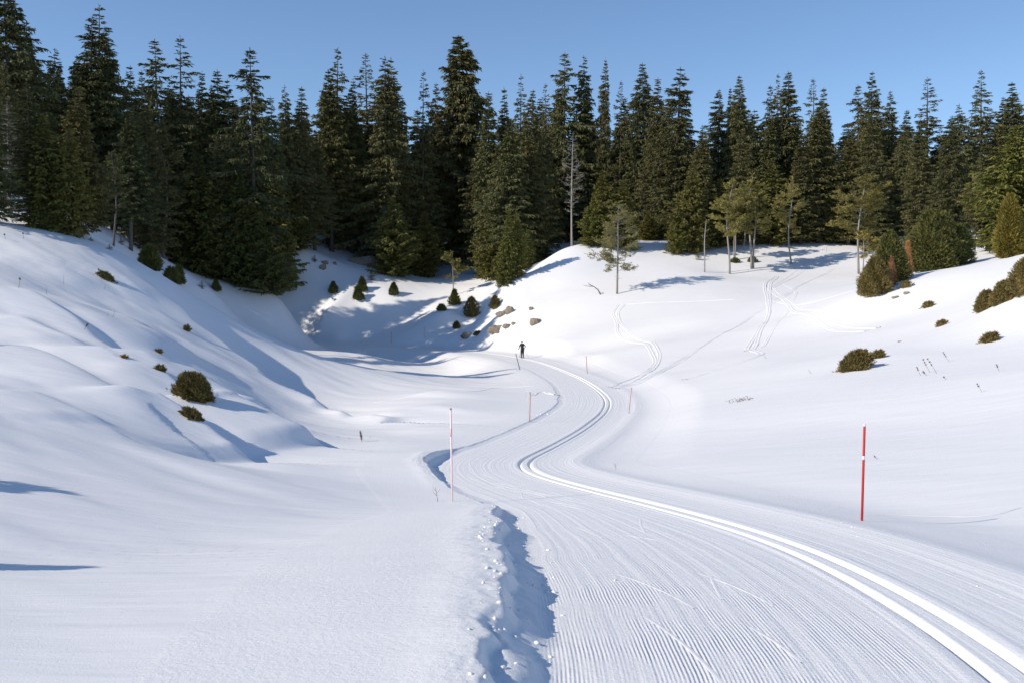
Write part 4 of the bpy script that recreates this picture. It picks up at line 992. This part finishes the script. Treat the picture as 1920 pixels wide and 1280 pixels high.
for i, a in enumerate([(930,621,127,26,10,'flat pale rock in the middle of the rocks below the knoll'),(876,634,134,16,9,'leftmost brown rock below the knoll'),(942,591,131,20,7,'brownish rock high on the knoll side, left one of two'),(956,587,131,14,11,'brownish rock high on the knoll side, right one of two'),(1004,608,122,17,10,'rock standing alone on the snow above the skier'),(951,614,127,14,6,'small grey rock right of the flat pale rock'),(934,625,125,12,3,'thin sliver of rock just below the flat pale rock'),(996,582,126,7,5,'tiny rock above the one standing alone'),(963,610,127,7,4,'pebble sized rock at the end of the grey one'),
    (1700,552,83,10,4,'small dark rock right of the thicket toe'),(1679,559,82,12,3,'low flat rock below the great thicket'),(1687,641,64,6,2,'speck of rock on the slope right of the old track'),(605,507,158,11,7,'dark rock on the snow below the forest left of centre'),(609,497,161,11,5,'smaller dark rock just above the other one left of centre'),(628,497,160,6,5,'dark stub of rock right of the two dark rocks')]):
    rock('rock', a[5], *a[:5], 40 + i)
rock('rock_ledge', 'long dark rock ledge under snow at the foot of the forest', 678, 496, 163, 48, 13, 91, dk=.5)
rock('boulder', 'dark boulder with a snow cap left of the trail gap in the forest', 812, 497, 172, 16, 22, 92)

# ------------------------------------------------------------------ stalks, twigs
def stalk(lab, u, vb, d, hpx, lean=.0, heads=0, fork=False, rad=.006, group='dry stalks poking out of the snow', name='dry_stalk', bendy=.15):
    g = hit(u, vb, d * .8, d * 1.2); k = g[1] / FPX; h = hpx * k; r = np.random.default_rng(int(u * 7 + vb))
    q = np.linspace(0, 1, 7); px = lean * h * q + bendy * h * q * q * r.uniform(-1, 1); py = bendy * h * q * r.uniform(-1, 1)
    e = bpy.data.objects.new(name, None); COL.objects.link(e); e.location = g - [0, 0, .02]
    mb = MB(); pts = np.column_stack([px, py, h * q]); mb.tube(pts, np.linspace(rad, rad * .5, 7), 5)
    if fork:
        for t, a in ((.45, -1), (.6, 1), (.75, -1)):
            o = np.array([np.interp(t, q, pts[:, i]) for i in range(3)]); L = h * r.uniform(.3, .5)
            mb.tube(np.array([o, o + [a * L * .5, 0, L * .45], o + [a * L * .7, .02, L]]), [rad * .7, rad * .5, rad * .3], 4)
    obj('stem', mb.mesh('stem', M_twig), e)
    if heads:
        mh = MB()
        for t in np.linspace(1 - .13 * heads, 1, heads):
            t = max(t, .25); o = np.array([np.interp(t, q, pts[:, i]) for i in range(3)]); m = 26
            V, F = tri_blades(np.repeat(o[None], m, 0), r.normal(0, 1, (m, 3)), r.uniform(.02, .05, m) * max(1, rad / .006), np.full(m, .018 * max(1, rad / .006)), r.uniform(0, 3, m)); mh.add(V, F)
        obj('seed_head', mh.mesh('seed_head', M_twig, False), e)
    tag(e, lab, 'plant', group)
for a in [
 (821,940,19.8,30,-.1,0,True,.006,'forked bare twig left of the near pink pole'),
 (678,827,33,20,0,5,False,.009,'upright stalk with stacked seed whorls left of the pink pole'),
 (694,822,33,9,0,0,False,.006,'very short stem right of the whorled stalk'),
 (35,540,52,20,.1,1,False,.012,'thin stalk on the upper left slope nearest the left edge'),
 (87,552,50,14,0,0,False,.010,'short thin stalk second from the left edge'),
 (119,534,53,18,0,0,False,.010,'thin stalk third from the left edge on the upper slope'),
 (195,544,52,10,.3,0,False,.010,'short slanted stalk right of the thin stalk row'),
 (211,595,46,12,.4,0,False,.010,'slanted stalk low on the upper left slope'),
 (202,594,46,8,0,0,False,.010,'tiny stalk left of the slanted one'),
 (44,448,70,12,0,1,False,.014,'short headed stalk near the crest at left'),
 (10,449,70,10,0,1,False,.014,'faint stalk at the crest next to the left edge'),
 (158,618,44,10,.5,2,False,.010,'drooping brown stalk at the tip of the left wind drift'),
 (1757,700,41,28,-.6,3,False,.008,'tallest of the leaning seed stalks on the right slope'),
 (1744,698,41,25,-.55,3,False,.008,'second leaning seed stalk left of the tallest one'),
 (1727,704,41,16,-.6,2,False,.008,'short leaning seed stalk, leftmost of the cluster'),
 (1738,704,41,8,-.8,2,False,.008,'lowest tiny leaning stalk inside the cluster'),
 (1781,678,43,18,-.8,3,False,.008,'leaning seed stalk above right of the cluster'),
 (1774,711,40,6,-.6,1,False,.008,'tiny headed stalk below right of the cluster'),
 (1874,695,40,12,-.5,2,False,.008,'short stalk with a round head near the right edge'),
 (1842,735,36,16,-.6,2,False,.007,'two headed leaning stalk low on the right slope'),
 (1155,880,29,14,-.1,0,True,.005,'faint forked stalk right of the track bend'),
 (1646,860,24,7,-1.2,1,False,.006,'bent dry twig beside the red pole'),
 (1521,700,58,9,-.6,0,False,.010,'faint slanted stalk left of the ragged juniper'),
 (1437,672,66,8,-.5,0,False,.012,'small slanted stalk at the end of the old ski tracks'),
]: stalk(a[8], a[0], a[1], a[2], a[3], a[4], a[5], a[6], a[7])
# heap of thin grass stems in the snow, and the bent fallen branch
g = hit(1388, 752, 36, 52); e = MB(); r = np.random.default_rng(4)
for i in range(26):
    x0, y0 = r.uniform(-.5, .45), r.uniform(-.3, .3); a = r.uniform(-1, 1); L = r.uniform(.15, .4); z0 = ground(g[0] + x0, g[1] + y0) - g[2]
    e.tube(np.array([[x0, y0, z0 - .02], [x0 + a * L * .5, y0, z0 + L * .45], [x0 + a * L * 1.2, y0 + .05, z0 + L * .3]]), [.008, .006, .004], 4)
tag(obj('grass_tuft', e.mesh('grass_tuft', M_twig), None, tuple(g)), 'flattened tuft of thin pale stems on the snow left of the right slope', 'grass tuft')
g = hit(1127, 553, 110, 140); e = MB(); k = g[1] / FPX
e.tube(np.array([[0, 0, -.1], [-6 * k, 0, 9 * k], [-14 * k, .2, 15 * k], [-24 * k, .3, 19 * k]]), [.09, .07, .05, .02], 6)
e.tube(np.array([[-14 * k, .2, 15 * k], [-22 * k, .1, 15 * k], [-33 * k, .3, 17 * k]]), [.045, .035, .015], 5)
e.tube(np.array([[-18 * k, .2, 17 * k], [-25 * k, .1, 22 * k]]), [.03, .012], 5)
tag(obj('fallen_branch', e.mesh('fallen_branch', M_bark), None, tuple(g)), 'bent broken branch sticking out of the snow left of the lone pine', 'branch')

# ------------------------------------------------------------------ marker poles
def pole(lab, u0, v0, u1, v1, d, mat, rad, band=None, seg=None, cap=None, group='thin marker poles along the trail'):
    g = hit(u0, v0, d * .85, d * 1.15); top = P(u1, v1, g[1])
    ax = top - g; L = np.linalg.norm(ax); z = ax / L
    e = bpy.data.objects.new('marker_pole', None); COL.objects.link(e); e.location = g
    e.rotation_euler = Vector(z).to_track_quat('Z', 'Y').to_euler()
    mb = MB(); n = 9
    zz = np.array([-.25, L * .5, L - .012, L]); mb.tube(np.column_stack([zz * 0, zz * 0, zz]), [rad, rad, rad, rad * .75], 14)
    obj('shaft', mb.mesh('shaft', mat), e)
    if band:
        b = MB(); b.tube(np.array([[0, 0, L * band[0]], [0, 0, L * band[1]]]), rad + .002, 14); obj('reflective_band', b.mesh('reflective_band', M_band), e)
    if seg:
        b = MB(); b.tube(np.array([[0, 0, L * seg[0]], [0, 0, L * seg[1]]]), rad + .0012, 14); obj('coloured_sleeve', b.mesh('coloured_sleeve', seg[2]), e)
    if cap:
        b = MB(); b.tube(np.array([[0, 0, L - .03], [0, 0, L + .004]]), rad + .002, 12); obj('end_cap', b.mesh('end_cap', cap), e)
    tag(e, lab, 'pole', group)
M_sleeve = plain('faded red sleeve', (.82, .48, .44), .5)
M_thin = plain('weathered thin pole', (.55, .34, .28), .6)
pole('tall sun faded pink marker pole left of the groomed trail', 848, 940, 845, 765, 19.3, M_pink, .019, seg=(.70, .79, M_sleeve), cap=M_rock, group=None)
pole('bright red marker pole with one white band right of the trail', 1616, 976, 1621, 795, 17.3, M_red, .0195, band=(.635, .675), cap=M_band, group=None)
pole('thin pink marker pole inside the first trail bend', 993, 790, 994, 735, 50, M_thin, .026, cap=M_rock)
pole('thin leaning marker pole right of the double track bend', 1179, 775, 1184, 726, 52, M_thin, .022)
pole('thin marker pole on the snow right of the skier', 1101, 700, 1099, 667, 92, M_thin, .032)
pole('thin dark leaning marker pole left of the skier', 975, 693, 967, 662, 94, M_black, .028)
pole('thin marker pole far off at the shaded trail bend', 734, 645, 734, 622, 134, M_thin, .035)
pole('faint marker pole in the shaded bottom of the hollow', 797, 632, 796, 614, 141, M_thin, .035)

# ------------------------------------------------------------------ skier
g = hit(979.5, 671, 98, 116); fd = g[1]
TRt = trail_st(np.array([g[0]]), np.array([g[1]])); 
skier_loc = Vector((g[0], g[1], g[2] + .03))
HEAD_Z = 12.0  # heading degrees left of straight away
def skin_mesh(name, verts, edges, radii, mat, parent, root=0, sub=2):
    me = bpy.data.meshes.new(name); me.from_pydata(verts, edges, []); me.update(); me.materials.append(mat)
    o = bpy.data.objects.new(name, me); COL.objects.link(o); o.parent = parent
    o.modifiers.new('skin', 'SKIN')
    for i, r_ in enumerate(radii):
        sv = me.skin_vertices[0].data[i]; sv.radius = r_ if isinstance(r_, tuple) else (r_, r_); sv.use_root = (i == root)
    o.modifiers['skin'].use_smooth_shade = True
    s = o.modifiers.new('sub', 'SUBSURF'); s.levels = sub; s.render_levels = sub
    return o
pe = bpy.data.objects.new('person', None); COL.objects.link(pe); pe.location = skier_loc; pe.rotation_euler = (0, 0, R_(HEAD_Z))
tag(pe, 'cross country skier in black clothes seen from behind, gliding away up the trail', 'person')
bv = [(0,0,.93),(0,.05,1.12),(0,.12,1.32),(0,.16,1.46),(0,.19,1.55),   # pelvis..neck base
      (-.10,0,.86),(-.11,.06,.50),(-.12,-.03,.12),(-.12,.12,.06),        # left leg, foot
      (.10,0,.86),(.10,.12,.49),(.10,-.02,.12),(.10,.13,.06),            # right leg, foot
      (-.20,.15,1.43),(-.30,.08,1.18),(-.33,.20,.97),                    # left arm
      (.19,.15,1.43),(.36,.06,1.22),(.28,.24,1.03)]                      # right arm
be = [(0,1),(1,2),(2,3),(3,4),(0,5),(5,6),(6,7),(7,8),(0,9),(9,10),(10,11),(11,12),(3,13),(13,14),(14,15),(3,16),(16,17),(17,18)]
br = [(.20,.15),(.18,.14),(.225,.155),(.18,.12),(.07,.07),(.13,.13),(.095,.095),(.07,.07),(.055,.045),(.13,.13),(.095,.095),(.055,.055),(.05,.04),(.075,.075),(.052,.052),(.036,.036),(.075,.075),(.052,.052),(.036,.036)]
skin_mesh('body', bv, be, br, M_black, pe)
hd = MB(); n1, n2 = 16, 12; V = []
for i in range(n2 + 1):
    ph = math.pi * i / n2
    for j in range(n1):
        th = 2 * math.pi * j / n1; V.append((.078 * math.sin(ph) * math.cos(th), .098 * math.sin(ph) * math.sin(th), .118 * math.cos(ph) - .012 * math.sin(ph) * (math.cos(ph) < 0)))
F = [];
for i in range(n2):
    for j in range(n1):
        a = i * n1 + j; b = i * n1 + (j + 1) % n1; F += [(a, a + n1, b + n1), (a, b + n1, b)]
hd.add(np.array(V) + [0, .235, 1.66], F)
hd.tube(np.array([[0, .325, 1.675], [0, .347, 1.645], [0, .335, 1.638]]), [.008, .014, .010], 6)     # nose
for sx in (-1, 1):
    hd.tube(np.array([[sx * .077, .235, 1.69], [sx * .088, .225, 1.665], [sx * .077, .23, 1.635]]), [.008, .013, .008], 6)   # ears
    hd.box((sx * .03, .328, 1.675), (.011, .004, .005))                                               # eyes
hd.box((0, .333, 1.605), (.022, .004, .004))
obj('head', hd.mesh('head', M_skin), pe)
V2 = np.array([v for v in V]); hm = MB(); keep = [f for f in F if max(V2[list(f)][:, 2]) > .012]; hm.add(V2 * 1.10 + [0, .230, 1.668], keep)
obj('hat', hm.mesh('hat', M_hair), pe)
def glove(c0, fwd, sx):
    mb = MB(); c0 = np.array(c0); mb.tube(np.array([c0 + [0, -.03, .02], c0 + [0, .02, -.01], c0 + [0, .05, -.03]]), [.032, .042, .036], 8)
    for q in range(4):
        o = c0 + [sx * 0, .035, .018 - q * .021]; L = (.036, .042, .039, .030)[q]
        mb.tube(np.array([o, o + [sx * -.02, L, 0], o + [sx * -.045, L * .75, -.002], o + [sx * -.05, L * .2, -.002]]), [.011, .0105, .010, .008], 6)
    o = c0 + [sx * -.02, 0, .025]; mb.tube(np.array([o, o + [sx * -.03, .02, .01], o + [sx * -.045, .045, -.002]]), [.012, .011, .009], 6)
    obj('glove', mb.mesh('glove', M_black), pe)
HL = (-.365, .25, .95); HR = (.275, .29, 1.0)
glove(HL, None, 1); glove(HR, None, -1)
for sx in (-1, 1):
    b = MB(); bx_ = -.12 if sx < 0 else .10
    b.tube(np.array([[bx_, -.06, .12], [bx_, -.04, .07], [bx_, .08, .055], [bx_, .20, .045]]), [.055, .055, .048, .032], 8); obj('ski_boot', b.mesh('ski_boot', M_black), pe)
Mx = Matrix.Translation(skier_loc) @ Matrix.Rotation(R_(HEAD_Z), 4, 'Z')
for sx, splay in ((-1, .05), (1, -.05)):
    b = MB(); x0 = -.12 if sx < 0 else .10; pts = []
    for yy, zz, ww in ((-.85, .02, .020), (-.8, .012, .022), (0, .018, .022), (.75, .012, .022), (.9, .03, .021), (1.02, .10, .012)):
        pts.append((x0 + yy * splay, yy, zz, ww))
    V = []
    for x, y, z, w in pts: V += [(x - w, y, z), (x + w, y, z), (x + w, y, z + .012), (x - w, y, z + .012)]
    F = []
    for i in range(len(pts) - 1):
        for j in range(4):
            a = i * 4 + j; c2 = i * 4 + (j + 1) % 4; F += [(a, c2, c2 + 4), (a, c2 + 4, a + 4)]
    F += [(0, 2, 1), (0, 3, 2), (20, 21, 22), (20, 22, 23)]
    b.add(V, F); o = obj('ski', b.mesh('ski', M_ski, False)); o.matrix_world = Mx
    tag(o, ('left' if sx < 0 else 'right') + ' narrow cross country ski under the boot of the black clad skier', 'ski')
for hand, tip, sd in ((HL, (-.42, -.55, .02), 'left'), (HR, (.62, -.42, .02), 'right')):
    e = bpy.data.objects.new('ski_pole', None); COL.objects.link(e); e.matrix_world = Mx
    hx = np.array(hand) + [(.03 if sd == 'left' else -.03), .04, 0]; tp = np.array(tip); dv = (hx - tp); dv /= np.linalg.norm(dv)
    b = MB(); b.tube(np.array([tp, hx + dv * .04]), [.007, .009], 6); obj('shaft', b.mesh('shaft', M_grey), e)
    b = MB(); b.tube(np.array([hx - dv * .09, hx + dv * .07]), .015, 8); obj('grip', b.mesh('grip', M_black), e)
    b = MB(); b.tube(np.array([tp + dv * .04, tp + dv * .055]), [.032, .02], 8); obj('basket', b.mesh('basket', M_black), e)
    tag(e, 'ski pole held in the ' + sd + ' hand of the black clad skier', 'ski pole')

# ------------------------------------------------------------------ snow lumps broken from the bank
r = np.random.default_rng(12)
def lump_mesh(seed):
    q = np.random.default_rng(seed); V = []; n1, n2 = 12, 8
    for i in range(n2 + 1):
        ph = math.pi * i / n2
        for j in range(n1):
            th = 2 * math.pi * j / n1; f = 1 + .2 * math.sin(2 * th + seed) * math.sin(ph) + .12 * math.sin(5 * th + 3 * ph + seed) + q.uniform(-.08, .08) * (0 < i < n2)
            V.append((math.cos(th) * math.sin(ph) * f, math.sin(th) * math.sin(ph) * f, math.cos(ph) * .75 * (f if 0 < i < n2 else 1)))
    F = []
    for i in range(n2):
        for j in range(n1):
            a = i * n1 + j; b = i * n1 + (j + 1) % n1; F += [(a, a + n1, b + n1), (a, b + n1, b)]
    return mesh_np('snow_lump', V, F, M_lump, True)
LM = [lump_mesh(i) for i in range(6)]
big = [(8.9,-2.5,.045,'largest snow lump lying in the shade at the foot of the trail bank'),(12.6,-2.35,.04,'snow lump in the upper shaded part of the corduroy edge'),(4.9,-2.45,.05,'snow lump nearest the camera at the foot of the bank'),(9.7,-1.95,.03,'small snow lump where the bank shadow ends on the corduroy'),(11.2,-2.75,.045,'snow lump stuck on the face of the trail bank'),(6.6,-2.62,.04,'snow lump on the lower bank face near the camera')]
for i, (s, t, w, lab) in enumerate(big):
    w *= .6
    p = lane_pt(s, t); z = ground(*p); o = obj('snow_lump', LM[i % 6], None, (p[0], p[1], z + w * .35), (0, 0, r.uniform(0, 6)), (w, w * .8, w * .8)); tag(o, lab, 'snow lump', 'snow lumps below the trail bank')
mb = MB()
for i in range(250):
    s = 3.2 + 15 * r.random() ** 1.3 if i < 220 else r.uniform(20, 60); t = (-2.86 + r.normal(0, .06) if r.random() < .55 else -2.62 + r.normal(0, .16)) if r.random() < .93 else (1.35 + r.normal(0, .35))
    w = abs(r.normal(0, .009)) + .005; w *= 1 + max(0, s - 20) * .03
    p = lane_pt(s, t); z = ground(*p); q = LM[i % 6]; co = np.empty(len(q.vertices) * 3, dtype=np.float32); q.vertices.foreach_get('co', co); co = co.reshape(-1, 3)
    if i == 0:
        fi = np.empty(len(q.polygons) * 3, dtype=np.int32); q.loops.foreach_get('vertex_index', fi); FI = fi.reshape(-1, 3)
    mb.add(co * w + [p[0], p[1], z + w * .3], FI)
tag(obj('snow_crumbs', mb.mesh('snow_crumbs', M_lump)), 'loose snow crumbs along the edges of the groomed trail', 'snow', kind='stuff')
print('done')
